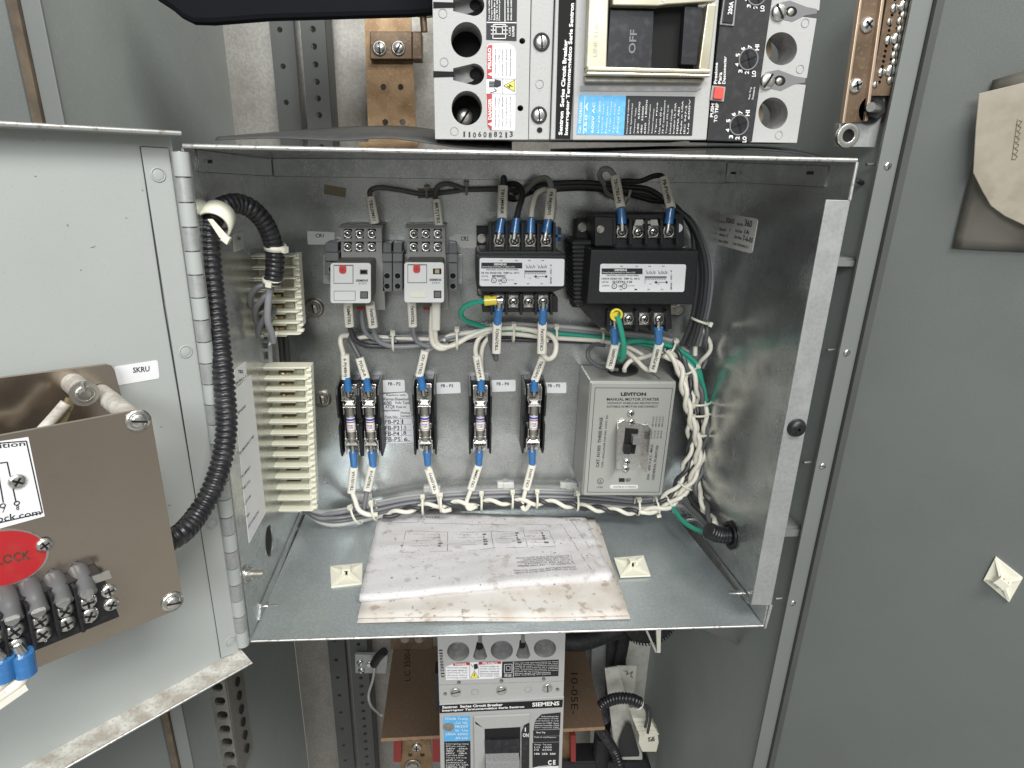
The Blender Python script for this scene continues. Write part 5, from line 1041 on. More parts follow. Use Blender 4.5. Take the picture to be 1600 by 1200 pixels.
# ================================================================== papers on the floor
ZF = SFL.o.z
n = SFL.n
def sheet(name, label, c, h, mt='paper', amp=.0006, nu=24, nv=16, th=.0003, curl=0):
    m = MB(); v = []
    P4 = [SFL.P(*p, h) for p in c]
    for j in range(nv+1):
        for i in range(nu+1):
            u, w_ = i/nu, j/nv; p = (P4[0]*(1-u)+P4[1]*u)*(1-w_)+(P4[3]*(1-u)+P4[2]*u)*w_
            p = p+n*(amp*(math.sin(u*9+w_*5)+math.sin(u*4-w_*11))+curl*max(0, u-.8)**2*25*w_); v.append(p)
    f = [[j*(nu+1)+i, j*(nu+1)+i+1, (j+1)*(nu+1)+i+1, (j+1)*(nu+1)+i] for j in range(nv) for i in range(nu)]
    m.add(v, f, mt, True); o = obj(name, m, mt); s = o.modifiers.new('thickness', 'SOLIDIFY'); s.thickness = th; return tag(o, label, 'paper')
sheet('paper_sheet', 'bottom dirty white sheet of the paper stack on the box floor', [(596, 806), (934, 816), (985, 969), (558, 975)], .0010, 'paper_dirty')
sheet('paper_sheet', 'second sheet of the stack, its front margin stained brown under the rolled drawing', [(597, 800), (928, 812), (982, 966), (559, 970)], .0030, 'paper_dirty', .0007, curl=.0)
# top drawing, rolled under at the front
TLc, TRc, BRc, BLc = [SFL.P(*p, .0) for p in ((593, 805), (914, 813), (954, 905), (563, 942))]
def top_pt(u, w_):
    p = (TLc*(1-u)+TRc*u)*(1-w_)+(BLc*(1-u)+BRc*u)*w_
    h = .0046+.0062*w_**2+.0011*math.sin(u*7+w_*4)*(1-w_*.5)+.0016*math.exp(-((u-.45-.3*(1-w_))**2)/.01)*w_*(1-w_)*3+.0016*math.exp(-((w_-.47-.02*math.sin(u*5))/.035)**2)+.0010*math.exp(-((u-.52-.05*w_)/.02)**2)+.0006*math.sin(u*31+w_*17)*math.sin(w_*23-u*9)
    return p+n*h
m = MB(); NU, NV = 40, 26; v = []; rr = .0052
fw = ((BLc+BRc)-(TLc+TRc)).normalized()
for i in range(NU+1):
    u = i/NU; col = [top_pt(u, j/NV) for j in range(NV+1)]
    base = col[-1]; r_ = rr*(.85+.35*u)
    for k in range(1, 13): a = math.pi*k/11; col.append(base+fw*math.sin(a)*r_-n*(1-math.cos(a))*r_*.95)
    for k in range(1, 5): col.append(col[NV+12]-fw*.006*k)
    v += col
M_ = len(v)//(NU+1)
m.add(v, [[i*M_+j, (i+1)*M_+j, (i+1)*M_+j+1, i*M_+j+1] for i in range(NU) for j in range(M_-1)], 'paper', True)
tp = obj('paper_drawing', m, 'paper'); s = tp.modifiers.new('thickness', 'SOLIDIFY'); s.thickness = .0003; tag(tp, 'top white wiring drawing on the stack, stained and rolled under at its front edge', 'drawing')
m = MB()
def tl(a, b, w_=.0005, k=10):
    P = [top_pt(a[0]+(b[0]-a[0])*i/k, a[1]+(b[1]-a[1])*i/k)+n*.0004 for i in range(k+1)]
    for p, q in zip(P[:-1], P[1:]):
        d = (q-p).normalized(); s_ = d.cross(n)*w_/2; m.add([p-s_, q-s_, q+s_, p+s_], [[0, 1, 2, 3]], 'ink_grey')
def tt(s, u0, w0, u1, w1):
    v, f = text_geo(s, .01, 1); x0 = min(a[0] for a in v); x1 = max(a[0] for a in v); y1 = max(a[1] for a in v)
    m.add([top_pt(u1-(a-x0)/(x1-x0)*(u1-u0), w0+(b/y1)*(w1-w0))+n*.0005 for a, b in v], f, 'ink_grey')
tl((.0, .16), (.87, .16)); tl((.87, .16), (.92, .95)); tl((.14, .28), (.80, .28)); tl((.13, .55), (.80, .55)); tl((.14, .28), (.13, .55)); tl((.80, .28), (.805, .55))
for u in (.33, .53, .68): tl((u, .28), (u-.0, .55))
tl((.92, .02), (.955, .6)); 
rs = random.Random(5)
for (a, b) in ((.16, .31), (.37, .51), (.55, .66), (.70, .78)):
    for k in range(5):
        w0 = .32+k*.042; x = a+rs.random()*.02; tl((x, w0), (x+(b-a)*(.4+.5*rs.random()), w0), .0004, 3)
        m.ring(top_pt(b-.02*rs.random(), w0)+n*.0004, top_pt(b-.02, w0)+n*.0006, .0011, .0006, mat='ink_grey')
    tl((b-.015, .33), (b-.01, .50), .0004, 3)
for k, s in enumerate(('1. ALL WIRING TO BE TYPE SIS UNLESS NOTED', '2. CONTROL WIRE 14 AWG, GROUND 12 AWG', '3. SEE SHEET 2 FOR PANEL LAYOUT AND SCHEDULE', '4. FUSES PER SCHEDULE', '5. NUMBERS IN ( ) ARE WIRE MARKS')):
    tt(s, .62+.03*(k % 2), .70+.030*k, .86, .722+.030*k)
for k in range(2): tt('NOTE: TEST SWITCH AND TRIP CIRCUIT BY OTHERS', .60, .88+.03*k, .86, .90+.03*k)
tt('DETAIL A', .2, .06, .29, .09); tt('SHEET 1', .90, .06, .97, .09)
obj('printed_lines', m, 'ink_grey', tp)

# ================================================================== tie mounts
def tie_mount(S, c, label):
    P = [S.P(*p, 0) for p in c]; cen = sum(P, Vector())/4; n_ = S.n; m = MB()
    m.prism([p+n_*.0022 for p in P], -n_*.0022)
    for i in range(4):
        a = P[i]+(cen-P[i])*.06; mid = cen+(P[i]-cen)*.12; d = (mid-a).normalized(); s_ = d.cross(n_)*.0011
        m.prism([a-s_+n_*.0022, a+s_+n_*.0022, mid+s_+n_*.0022, mid-s_+n_*.0022], n_*.0001)
        m.add([a-s_+n_*.0022, a+s_+n_*.0022, mid+s_+n_*.0022, mid-s_+n_*.0022, mid+s_+n_*.0075, mid-s_+n_*.0075], [[0, 3, 5], [1, 4, 2], [0, 5, 4, 1], [2, 4, 5, 3]])
    e1 = (P[1]-P[0]).normalized(); e2 = n_.cross(e1)
    R = Matrix((e1, e2, n_)).transposed(); m.box(cen+n_*.0062+e1*.0034, .002, .009, .0080, None, R); m.box(cen+n_*.0062-e1*.0034, .002, .009, .0080, None, R); m.box(cen+n_*.0098, .0088, .007, .0018, None, R)
    m.box(cen+n_*.0035, .004, .004, .001, 'hole', R)
    return tag(obj('tie_mount', m, 'cream_tie', None, .0004), label, 'tie mount', 'square adhesive tie mounts')
tie_mount(SFL, [(516, 887), (566.5, 882), (566, 913), (517.5, 919)], 'square cream tie mount on the box floor left of the papers')
tie_mount(SFL, [(959, 874), (1005, 870), (1016, 901), (969, 903)], 'square cream tie mount on the box floor right of the papers')
tie_mount(SD, [(1556, 869), (1598, 902), (1577, 939), (1537, 905)], 'square cream tie mount turned like a diamond on the dark right door')
# pouch on the right door
m = MB(); 
def grid(c, nu, nv, hf):
    P4 = c; v = []
    for j in range(nv+1):
        for i in range(nu+1):
            u, w_ = i/nu, j/nv; x = (P4[0][0]*(1-u)+P4[1][0]*u)*(1-w_)+(P4[3][0]*(1-u)+P4[2][0]*u)*w_; y = (P4[0][1]*(1-u)+P4[1][1]*u)*(1-w_)+(P4[3][1]*(1-u)+P4[2][1]*u)*w_
            v.append(SD.P(x, y, hf(u, w_)))
    return v, [[j*(nu+1)+i, j*(nu+1)+i+1, (j+1)*(nu+1)+i+1, (j+1)*(nu+1)+i] for j in range(nv) for i in range(nu)]
v, f = grid([(1552, 126), (1760, 70), (1760, 400), (1489, 387)], 16, 16, lambda u, w_: .002+.010*math.sin(math.pi*min(1, w_*.9+.1))*(min(1, u*6)))
m.add(v, f, 'pouch_dark', True); po = obj('document_pouch', m, 'pouch_dark'); tag(po, 'dark smoky plastic document pouch hanging on the right door with yellowed papers inside', 'document pouch')
s = po.modifiers.new('t', 'SOLIDIFY'); s.thickness = .0008
m = MB(); S = SD.off(.0135); pts = [(1529, 146), (1600, 129), (1760, 95), (1760, 380), (1640, 362), (1600, 352), (1570, 338), (1548, 322), (1535, 300), (1520, 270), (1524, 200)]
m.ppoly(S, pts, -.0012, 0); pp = obj('folded_papers', m, 'pouch_paper', None, .0008); tag(pp, 'yellowed folded papers with faint handwriting in the pouch on the right door', 'papers')
m = MB()
for k in range(7): m.line(S, [(1592-k*1.2, 188+k*9), (1597-k*1.2, 190+k*9), (1593-k*1.2, 196+k*9), (1588-k*1.2, 194+k*9)], .00035, .0001, 'gasket')
m.line(S, [(1590, 186), (1581, 250)], .0003, .0001, 'gasket'); obj('pencil_marks', m, 'pouch_dark', pp)
# ================================================================== large breaker above the box
FU = Fr(20)
ub = thing('circuit_breaker', 'large grey molded case circuit breaker mounted sideways above the box, handle marked OFF', 'circuit breaker', FU.P(960, 222), 'grey circuit breakers')
T0 = -150
def ex(xa, ya, xb, yb): return xa+(xa-xb)*(ya-T0)/(yb-ya)     # carries an edge line on above the picture
def tear(cx, cy, r, dirx, L, n=14):
    """teardrop outline with its round end at cx,cy and narrow end to dirx"""
    o = [(cx-dirx*r*math.cos(math.pi/2*(-1+2*i/n)), cy+r*math.sin(math.pi/2*(-1+2*i/n))) for i in range(n+1)]
    return o+[(cx+dirx*L, cy+r*.55), (cx+dirx*L, cy-r*.55)]
m = MB(); lh = [circ(729, 62, 24.5, 28, 28), circ(729.4, 168.7, 24, 27, 28), circ(728, -46, 24.5, 28, 28), tear(740, 116, 17, -1, 32), tear(740, 8, 17, -1, 32), tear(739, -100, 17, -1, 32)]
sh_ = [circ(816, 64, 4.8), circ(813, 169, 4.8)]
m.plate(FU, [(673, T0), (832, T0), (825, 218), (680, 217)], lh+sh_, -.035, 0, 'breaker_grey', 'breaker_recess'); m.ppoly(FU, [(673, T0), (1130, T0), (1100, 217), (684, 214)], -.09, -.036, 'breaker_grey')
obj('line_end_cover', m, 'breaker_grey', ub, .0006)
m = MB()
for x, y in ((729, 62), (729.4, 168.7)): m.ppoly(FU.off(-.0345), circ(x, y, 24, 27, 24), 0, .001, 'hole')
for y in (116, 8): m.ppoly(FU, [(677, y-5), (710, y-4), (710, y+4), (677, y+5)], -.001, .0004, 'hole'); m.ppoly(FU.off(-.012), circ(742, y, 8.5), -.001, 0, 'hole')
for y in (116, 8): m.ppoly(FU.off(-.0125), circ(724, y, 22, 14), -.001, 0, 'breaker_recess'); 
screw(m, FU.off(-.03), 726, 183, .0065, 0, 'slot', 'steel_dull', ang=.2); screw(m, FU.off(-.02), 714, 12, .004, 0, 'slot')
for x, y in ((816, 64), (813, 169)): m.ppoly(FU.off(-.03), circ(x, y, 5), 0, .001, 'hole')
obj('lug_recess', m, 'hole', ub)
m = MB(); m.ppoly(FU, [(834, T0), (871, T0), (859, 218), (826, 218)], -.035, -.0015); m.ppoly(FU, [(873, T0), (908, T0), (1130, T0), (1101, 218), (860, 218)], -.035, .0015)
bd = obj('cover', m, 'breaker_grey', ub, .0006)
m = MB(); 
for x, y in ((846.5, 65), (842.5, 179.5)): m.ring(FU.P(x, y, -.0014), FU.P(x, y, -.0004), .0062, .0048, mat='seam'); screw(m, FU, x, y, .0048, -.0012, 'slot', ang=.9, hh=.0015)
m.ppoly(FU, circ(843.5, 203, 4.3), -.0014, -.0008, 'hole'); obj('screw', m, 'steel', ub)
m = MB()
for x, y in ((692, 21), (694, 97), (710, 205), (843.5, 131), (1283-25, 36), (1250, 108), (1217, 211)): p = FU.P(x, y, 0 if x != 843.5 else -.0015); m.ring(p, p+FU.n*.0003, .0032, .0027, mat='breaker_recess')
obj('mould_mark', m, 'breaker_recess', ub)
# name band
SS = FU.off(.0015)
m = MB(); m.ppoly(SS, [(877, T0), (911, T0), (891, 217.5), (867.5, 217)], 0, .0005); nb = obj('name_band', m, 'hole', ub)
S = SS.off(.0005); m = MB()
m.text(S, 'Sentron  Series Circuit Breaker', [(872.5, 211), (880.5, 62), (887, 62), (878.5, 211)], mat='print_white', bold=.035)
m.text(S, 'Interruptor Termomagnético Serie Sentron', [(881.8, 211), (890.5, 5), (899, 5), (888.5, 211)], mat='print_white', bold=.035); obj('lettering', m, 'print_white', nb)
# black diagram label and danger label
m = MB(); m.ppoly(FU, [(761, T0), (810, T0), (807, 64), (759.7, 62)], 0, .0004); l1 = obj('wiring_label', m, 'ink', ub)
S = FU.off(.0004); m = MB(); wl_ = .0005
for k, x in enumerate((763, 767, 771, 775, 779)): m.trect(S, ('Use only with lugs listed below', 'Torque terminals as marked here', 'Suitable for cu al conductors', 'Use 75 C wire sized for 60 C', 'Disconnect power before work')[k], x, -40, x+2.8, 32, 90, mat='print_white', bold=.02)
for x in (792, 797): m.trect(S, 'Series rated combinations', x, -10, x+2.8, 32, 90, mat='print_white', bold=.02)
m.line(S, [(789, -60), (789, 35)], .0005, 0, 'print_white'); m.line(S, [(760.5, 35), (807, 35.5)], .0006, 0, 'print_white')
m.line(S, [(771, 38), (790, 38), (790, 60), (770, 60), (771, 38)], wl_, 0, 'print_white'); m.line(S, [(775, 42), (785, 42), (785, 53), (775, 53), (775, 42)], wl_, 0, 'print_white')
for y in (41, 47, 53): m.line(S, [(767, y), (775, y)], wl_, 0, 'print_white'); m.line(S, [(785, y), (793, y)], wl_, 0, 'print_white')
m.trect(S, 'USE', 795, 42, 798, 56, 90, mat='print_white'); m.trect(S, 'LUGS', 800, 41, 803.5, 57, 90, mat='print_white', bold=.03); obj('lettering', m, 'print_white', l1)
m = MB(); m.ppoly(FU, [(760.6, 74), (764, 69), (794, 68), (803, 73), (806, 82), (804.5, 204), (767, 203), (762, 196), (759.5, 160)], 0, .0005); l2 = obj('danger_label', m, 'label_white', ub)
S = FU.off(.0005); m = MB(); m.ppoly(S, [(761, 74), (764, 70), (769.5, 69.8), (769, 123), (760.5, 122)], 0, .0002, 'print_red'); m.ppoly(S, [(760, 146.5), (769, 147), (768.5, 203), (766.5, 203), (762, 196), (760.5, 160)], 0, .0002, 'print_red')
m.trect(S, 'PELIGRO', 762.2, 75, 767.5, 108, 90, mat='print_white', h=.0004, bold=.03); m.trect(S, 'DANGER', 762.8, 154, 768, 187, 90, mat='print_white', h=.0004, bold=.03)
for y in (116, 194): m.ppoly(S, [(762, y), (768, y-3), (768, y+3)], .0002, .0005, 'print_white')
for x in (773, 778.5, 784, 790, 796):
    m.trect(S, ('Tension peligrosa', 'puede causar', 'la muerte o', 'lesiones graves', 'Desconecte antes')[int((x-773)//5.6)], x, 76, x+2.5, 119, 90, bold=.01); m.trect(S, ('Hazardous voltage', 'can cause death', 'or severe injury', 'Turn off power', 'before working')[int((x-773)//5.6)], x, 151, x+2.5, 199, 90, bold=.01)
m.ppoly(S, [(787, 134), (804, 125), (804, 143)], 0, .0002, 'print_yellow'); m.line(S, [(787, 134), (804, 125), (804, 143), (787, 134)], .0004, .0002); m.line(S, [(792, 134), (797, 137), (796, 132), (801, 136)], .0007, .0002)
for k in range(4): m.line(S, [(764, 130-k*0+k*2.5-2), (775, 130+k*2.5-2)], .0008, .0001)
m.ppoly(S, [(773, 124), (783, 126), (783, 134), (777, 137), (772, 136)], 0, .0002, 'ink'); m.line(S, [(772, 138), (776, 142), (770, 144), (766, 145)], .0006, .0001); m.line(S, [(760, 123), (806, 123.5)], .0003, .0001); m.line(S, [(760, 146.5), (806, 147)], .0003, .0001); m.line(S, [(785.5, 123), (785.5, 147)], .0003, .0001)
obj('lettering', m, 'ink', l2)
m = MB(); 
for k, ch in enumerate('1106088213'): m.trect(FU, ch, 722.5+k*8.2+(1.6 if ch == '1' else 0), 205.5+(k % 3)*.6, 727.5+k*8.2-(.8 if ch == '1' else 0), 214+(k % 3)*.6, h=.0003, bold=.02)
obj('serial_number', m, 'ink', ub)
# handle opening
SH = FU.off(.0015); 
m = MB(); m.ppoly(SH, [(903, T0), (1134, T0), (1101, 219), (893, 219)], 0, .004); pan = obj('front_panel', m, 'breaker_grey', ub, .0008)
SP = SH.off(.004)
m = MB(); m.ppoly(SP, [(943, -60), (1096, -60), (1083, 112), (941, 110)], 0, .0006, 'hole'); m.ppoly(SP, [(951, 18), (1018, 20), (1014, 108), (945, 107)], .0005, .006, 'handle_black'); m.ppoly(SP, [(1064, 14), (1090, 16), (1082, 104), (1058, 103)], .0005, .009, 'handle_black')
hd = obj('handle', m, 'handle_black', ub, .0012)
m = MB(); m.text(SP, 'OFF', [(978, 86), (981, 49), (992, 49), (989, 86)], h=.0064, mat='clamp_grey', bold=.02); obj('lettering', m, 'clamp_grey', hd)
m = MB(); m.ppoly(SP, [(922, T0), (951, T0), (943, 109), (912, 108)], 0, .010); m.ppoly(SP, [(1096, 12), (1110, 12), (1099, 112), (1083, 112)], 0, .012)
m.ppoly(SP, [(913, 108), (1100, 113), (1099, 119), (912, 115)], .004, .014); m.ppoly(SP, [(911, 116), (1100, 120), (1099, 124), (911, 121)], 0, .014)
m.ppoly(SP, [(911, 121), (1098, 125), (1092, 131), (912, 130)], -.0, .006, 'steel_dull'); m.ppoly(SP, [(951, 0), (1108, 0), (1108, 9), (1032, 14), (1020, 16), (951, 15)], .004, .013)
br = obj('lockout_bracket', m, 'zinc_gold', ub, .0008)
m = MB(); m.text(SP, 'LINE END', [(922, 92), (925, 37), (931, 37), (928, 92)], h=.0103, mat='steel_dull', bold=.0); obj('lettering', m, 'steel_dull', br)
m = MB(); m.ppoly(SP, circ(1028, 7, 2.5), .013, .0135, 'label_white'); m.ppoly(SP, [(906, 134), (1096, 138), (1088, 143), (906, 142)], 0, .0008, 'breaker_recess'); obj('rivet', m, 'label_white', ub)
m = MB(); m.ppoly(SP, [(905, 148), (978, 149.5), (974.5, 211), (901, 210)], 0, .0004, 'print_blue'); m.ppoly(SP, [(978, 149.5), (1086, 151), (1081, 212), (974.5, 211)], 0, .0004, 'ink'); l3 = obj('rating_label', m, 'ink', ub)
S = SP.off(.0004); m = MB()
rows = [('Cat. FD63B200', 906), ('250 A', 915), ('600V AC', 926)]
for t, x in rows: m.text(S, t, [(x-3, 208), (x, 160), (x+4, 160), (x+1, 208)], mat='label_white', bold=.01)
m.line(S, [(914, 150), (911, 210)], .0003, .0001, 'print_white')
for k in range(6): x = 936+k*6; m.text(S, ('Ir=20-200', 'HACR type', 'Frame size', 'Trip unit', '3 polos 60Hz', '50/60 Hz')[k], [(x-3, 208), (x, 158+k % 3*4), (x+2.5, 158+k % 3*4), (x-.5, 208)], mat='label_white')
for k in range(18):
    x = 981+k*5.6
    if 14 < k < 16: m.ppoly(S, [(x-2, 190), (x+3, 190), (x+2, 208), (x-3, 208)], 0, .0001, 'ink')
    m.text(S, ('Interrupting capacity', 'RMS Symmetrical', 'Amperes  Volts', '240  65000', '480  35000', '600  18000', 'Capacidad interruptiva', 'Amperes simetricos', 'Tipo FD6', 'Use with 60 or', '75 C conductors', 'Torque 275 in-lb', 'Listed circuit', 'breaker UL CSA', 'NEMA AB1', 'Made in USA', 'IEC 947-2', 'Ue 600V')[k], [(x-3, 209), (x+.3, 155+(k*7 % 17)), (x+2.8, 155+(k*7 % 17)), (x-.5, 209)], mat='print_white')
obj('lettering', m, 'print_white', l3)
# trip unit panel
m = MB(); m.ppoly(FU, [(1140, T0), (1222, T0), (1170, 222), (1100.5, 220)], -.035, .0060); tp_ = obj('trip_unit_panel', m, 'black_matte', ub, .0006)
ST = FU.off(.006); m = MB()
for (x, y) in ((1168.7, 93), (1154, 195.5), (1182, -9)):
    p = ST.P(x, y); m.ring(p, p+ST.n*.0012, .0078, .0068, mat='clamp_grey'); m.cyl(p, p+ST.n*.001, .0066, mat='handle_black'); d = .0062
    for a in (.4, 1.97): q = Vector((math.cos(a), 0, math.sin(a))); s_ = Vector((-math.sin(a), 0, math.cos(a)))*.0005; m.prism([p-q*d-s_+ST.n*.001, p+q*d-s_+ST.n*.001, p+q*d+s_+ST.n*.001, p-q*d+s_+ST.n*.001], ST.n*.0003, 'hole')
obj('adjustment_dial', m, 'handle_black', tp_)
m = MB(); 
for (cx, cy) in ((1168.7, 93), (1154, 195.5), (1182, -9)):
    for (t, dx, dy) in (('LO', 9, 22), ('2', -2, 20), ('3', -12, 18), ('4', -17, 8), ('5', -16, -7), ('6', -8, -17), ('7', 3, -20), ('HI', 14, -19)):
        s_ = 5 if len(t) == 1 else 9; x, y = cx+dx, cy+dy
        m.text(ST, t, [(x-3.4, y+s_/2+.3), (x-3, y-s_/2), (x+3.4, y-s_/2), (x+3, y+s_/2+.3)], mat='print_white', bold=.03)
    for a in (100, 130, 165, 200, 240, 275, 310): q = math.radians(a); m.line(ST, [(cx+13*math.cos(q), cy+13*math.sin(q)), (cx+15*math.cos(q), cy+15*math.sin(q))], .0006, .0001, 'print_white')
m.text(ST, 'PUSH', [(1109, 183), (1111, 162), (1116, 162), (1114, 183)], mat='print_white', bold=.02); m.text(ST, 'TO TRIP', [(1115, 191), (1118, 161), (1123, 161), (1120, 191)], mat='print_white', bold=.02)
for k, (t, y0) in enumerate((('Presione', 98), ('Para', 113), ('Desconectar', 88))): x = 1115+k*6.7; m.text(ST, t, [(x, 131), (x+2 if k != 1 else x+1, y0), (x+6.5, y0), (x+4.8, 131)], mat='print_white', bold=.02)
m.text(ST, 'Fast Trip', [(1169, 155), (1172, 136), (1175, 136), (1172, 155)], mat='print_white'); m.text(ST, 'Instant', [(1174, 155), (1177, 136), (1180, 136), (1177, 155)], mat='print_white')
obj('lettering', m, 'print_white', tp_)
m = MB(); m.ppoly(ST, [(1112, 134), (1133, 136), (1130, 159), (1109, 157)], 0, .0012, 'breaker_recess'); m.ppoly(ST, [(1115, 136), (1129, 137.5), (1127, 156), (1112.5, 154.5)], .0006, .0035, 'red_trip'); obj('trip_button', m, 'red_trip', tp_, .0003)
m = MB(); m.ppoly(ST, [(1133, -20), (1152, -20), (1146, 41), (1124, 39)], 0, .0012, 'breaker_recess'); m.ppoly(ST, [(1134, -20), (1149, -20), (1143, 38), (1127, 36)], .001, .0025, 'handle_black'); rb = obj('rating_plug', m, 'handle_black', tp_, .0003)
m = MB(); m.text(ST, '200A', [(1134, 24), (1137, 4), (1144, 4), (1141, 24)], h=.003, mat='print_white', bold=.02); obj('lettering', m, 'print_white', rb)
# load end cover: slotted edge, real holes
m = MB(); m.plate(FU, [(1224, T0), (1299, T0), (1281.6, -2), (1280, 16), (1254, 16), (1252, 26), (1276, 29), (1260.6, 122), (1237, 121), (1235, 131), (1259, 132.5), (1245, 223), (1171, 222)],
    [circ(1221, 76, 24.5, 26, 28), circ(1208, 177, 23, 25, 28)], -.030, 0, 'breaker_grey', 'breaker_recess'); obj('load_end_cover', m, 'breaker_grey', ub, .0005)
m = MB()
for (x, y) in ((1222, 125), (1240, 17)):
    q = [(x-26, y-12), (x-6, y-16), (x+20, y-6), (x+36, y-3), (x+36, y+4), (x+18, y+7), (x-2, y+17), (x-24, y+12), (x-32, y+2)]
    m.ppoly(FU, q, 0, .0003, 'clamp_grey'); m.ppoly(FU, circ(x-8+4, y+1, 9, 8), .0002, .0005, 'hole'); m.dome(FU.P(x-5, y+2, .0004), FU.n, .0026, .001, mat='steel_dull'); screw(m, FU, x-24, y+2, .006, .0004, 'slot', 'steel', hh=.003)
for (x, y) in ((1203, 76), (1190, 177)): m.ppoly(FU.off(-.026), circ(x-3, y, 6, 15, 12), -.001, 0, 'copper_edge')
obj('terminal_screw', m, 'steel', ub)

# ================================================================== items around the upper breaker
m = MB(); S = Fr(14)
m.ppoly(S, [(236, -6), (268, 15), (282, 27), (300, 36), (330, 37), (420, 30), (640, 24), (684, 20), (684, -200), (236, -200)], -.012, 0)
tag(obj('insulating_boot', m, 'boot_black', None, .004), 'large glossy black insulating boot hanging at the top left of the breaker', 'insulating boot')
def curved_sheet(name, label, fpts, df, bpts, db, mt, th=.0012):
    A = spline(px3([(x, y, df) for x, y in fpts]), 8); Bq = spline(px3([(x, y, db) for x, y in bpts]), 8); n_ = min(len(A), len(Bq)); m = MB(); v = []
    for i in range(n_): v += [A[i], (A[i]*2+Bq[i])/3+Vector((0, 0, .001)), (A[i]+Bq[i]*2)/3+Vector((0, 0, .001)), Bq[i]]
    m.add(v, [[i*4+j, i*4+4+j, i*4+5+j, i*4+1+j] for i in range(n_-1) for j in range(3)], mt, True); o = obj(name, m, mt); s = o.modifiers.new('t', 'SOLIDIFY'); s.thickness = th; return tag(o, label, 'insulating sheet')
curved_sheet('insulating_sheet', 'dark grey bowed insulating sheet lying on top of the box, left of the breaker', [(336, 217), (430, 214), (530, 218), (600, 214), (650, 219), (720, 229), (800, 234)], 19, [(345, 214), (430, 206), (520, 199), (610, 196), (665, 200), (720, 210), (800, 220)], 10, 'rubber_sheet')
curved_sheet('insulating_sheet', 'thin black curling sheet between the breaker and the box top, right side', [(860, 242), (960, 237), (1060, 233), (1160, 232), (1230, 236), (1292, 248)], 20, [(860, 232), (960, 230), (1060, 228), (1160, 228), (1230, 232), (1292, 247)], 8, 'black_matte')
m = MB(); m.ppoly(Fr(6), [(560, 222), (656, 222), (650, 239), (560, 239)], -.004, 0); tag(obj('copper_plate', m, 'copper'), 'edge of a copper plate under the bowed sheet behind the box top', 'copper plate')
# ground bar on the right side wall
FG = Fr(19.2)
gbz = thing('ground_bar', 'brown copper ground bar with rows of silver screws on the upper right cabinet wall', 'ground bar', FG.P(1350, 228))
m = MB(); m.ppoly(FG, [(1354, -60), (1385, -60), (1351, 191), (1317, 193)], -.006, 0); m.ppoly(FG.off(.001), [(1383, -60), (1388, -60), (1354, 189), (1349, 190)], -.006, .002, 'copper_edge'); m.ppoly(FG, [(1351, -60), (1355, -60), (1319, 193), (1315, 193)], -.004, .001, 'copper_edge'); obj('bar', m, 'copper_dark', gbz, .0005)
m = MB(); hs = []
def gx(u, y): a = 1382-(y)*.185; return a+u
for y in range(-10, 132, 8):
    for u in (12, 24): hs.append(circ(gx(u, y), y+3*(u == 12), 2.4, 2.8, 8))
m.plate(FG, [(1392, -60), (1434, -60), (1390, 150), (1357, 150)], hs, -.004, .003, 'copper_dark'); m.ppoly(FG, [(1388, -60), (1432, -60), (1388, 190), (1352, 190)], -.010, -.004, 'copper_dark'); obj('bar', m, 'copper_dark', gbz, .0003)
m = MB()
for (x, y, r) in ((1407, 10, .0062), (1393, 14, .005), (1407, 25, .0045), (1402, 34, .0045), (1396, 61, .0065), (1384, 64, .0052), (1397, 75, .0045), (1393, 87, .0045), (1393, 98, .0045), (1387, 111, .0070), (1373, 114, .005), (1387, 126, .0048), (1364, 133, .004), (1402, 47, .0045), (1386, 35, .004)): screw(m, FG, x, y, r*.64, .003, 'slot', 'steel' if r > .0048 else 'steel_dull', ang=.9)
for (x, y) in ((1355, 39), (1337, 134)): screw(m, FG, x, y, .0058, .000, 'plus', 'steel')
obj('screw', m, 'steel', gbz)
m = MB(); m.ppoly(FG, [(1357, 150), (1388, 150), (1371, 230), (1312, 229), (1315, 192), (1350, 189)], -.010, -.003); 
p = FG.P(1325, 212, -.003); m.ring(p, p+FG.n*.004, .0095, .005, mat='steel'); m.cyl(p, p+FG.n*.001, .0055, mat='hole')
p = FG.P(1362, 171, -.003); m.cyl(p, p+FG.n*.003, .011, mat='black_plastic'); m.cyl(p+FG.n*.003, p+FG.n*.010, .0075, n=6, mat='black_plastic'); m.cyl(p+FG.n*.01, p+FG.n*.02+Vector((-.012, 0, 0)), .0035, mat='steel'); obj('foot_bracket', m, 'galv_light', gbz, .0004)

# ================================================================== lower breaker
FLb = Fr(17)
lbk = thing('circuit_breaker', 'grey molded case circuit breaker mounted upright below the box, handle marked ON', 'circuit breaker', FLb.P(785, 1200), 'grey circuit breakers')
m = MB(); m.plate(FLb, [(682, 940), (885, 938), (880.5, 1087), (686.5, 1100)], [circ(716, 1018, 17.5, 15, 26), circ(784, 1016, 17.5, 15, 26), circ(851.5, 1013, 17.5, 14.5, 26),
    [(745, 1003), (753, 1003), (757, 1012), (761.5, 1026), (757, 1031), (743, 1031), (739, 1026), (743, 1012)], [(812, 1000), (820, 1000), (825, 1010), (829, 1024), (825, 1029), (810, 1029), (806, 1024), (811, 1010)]] + [circ(x, y, 3) for x, y in ((717, 1066.5), (783.5, 1064), (849.5, 1061), (695.5, 1084.5), (871, 1077.5))], -.03, 0, 'breaker_grey', 'breaker_recess')
m.ppoly(FLb, [(682, 940), (885, 938), (876, 1300), (690, 1300)], -.09, -.031, 'breaker_grey'); obj('line_end_cover', m, 'breaker_grey', lbk, .0005)
m = MB()
for x, y in ((716, 1019), (784, 1017), (851.5, 1014)): m.dome(FLb.P(x, y+3, -.0305), FLb.n, .011, .008, mat='breaker_recess')
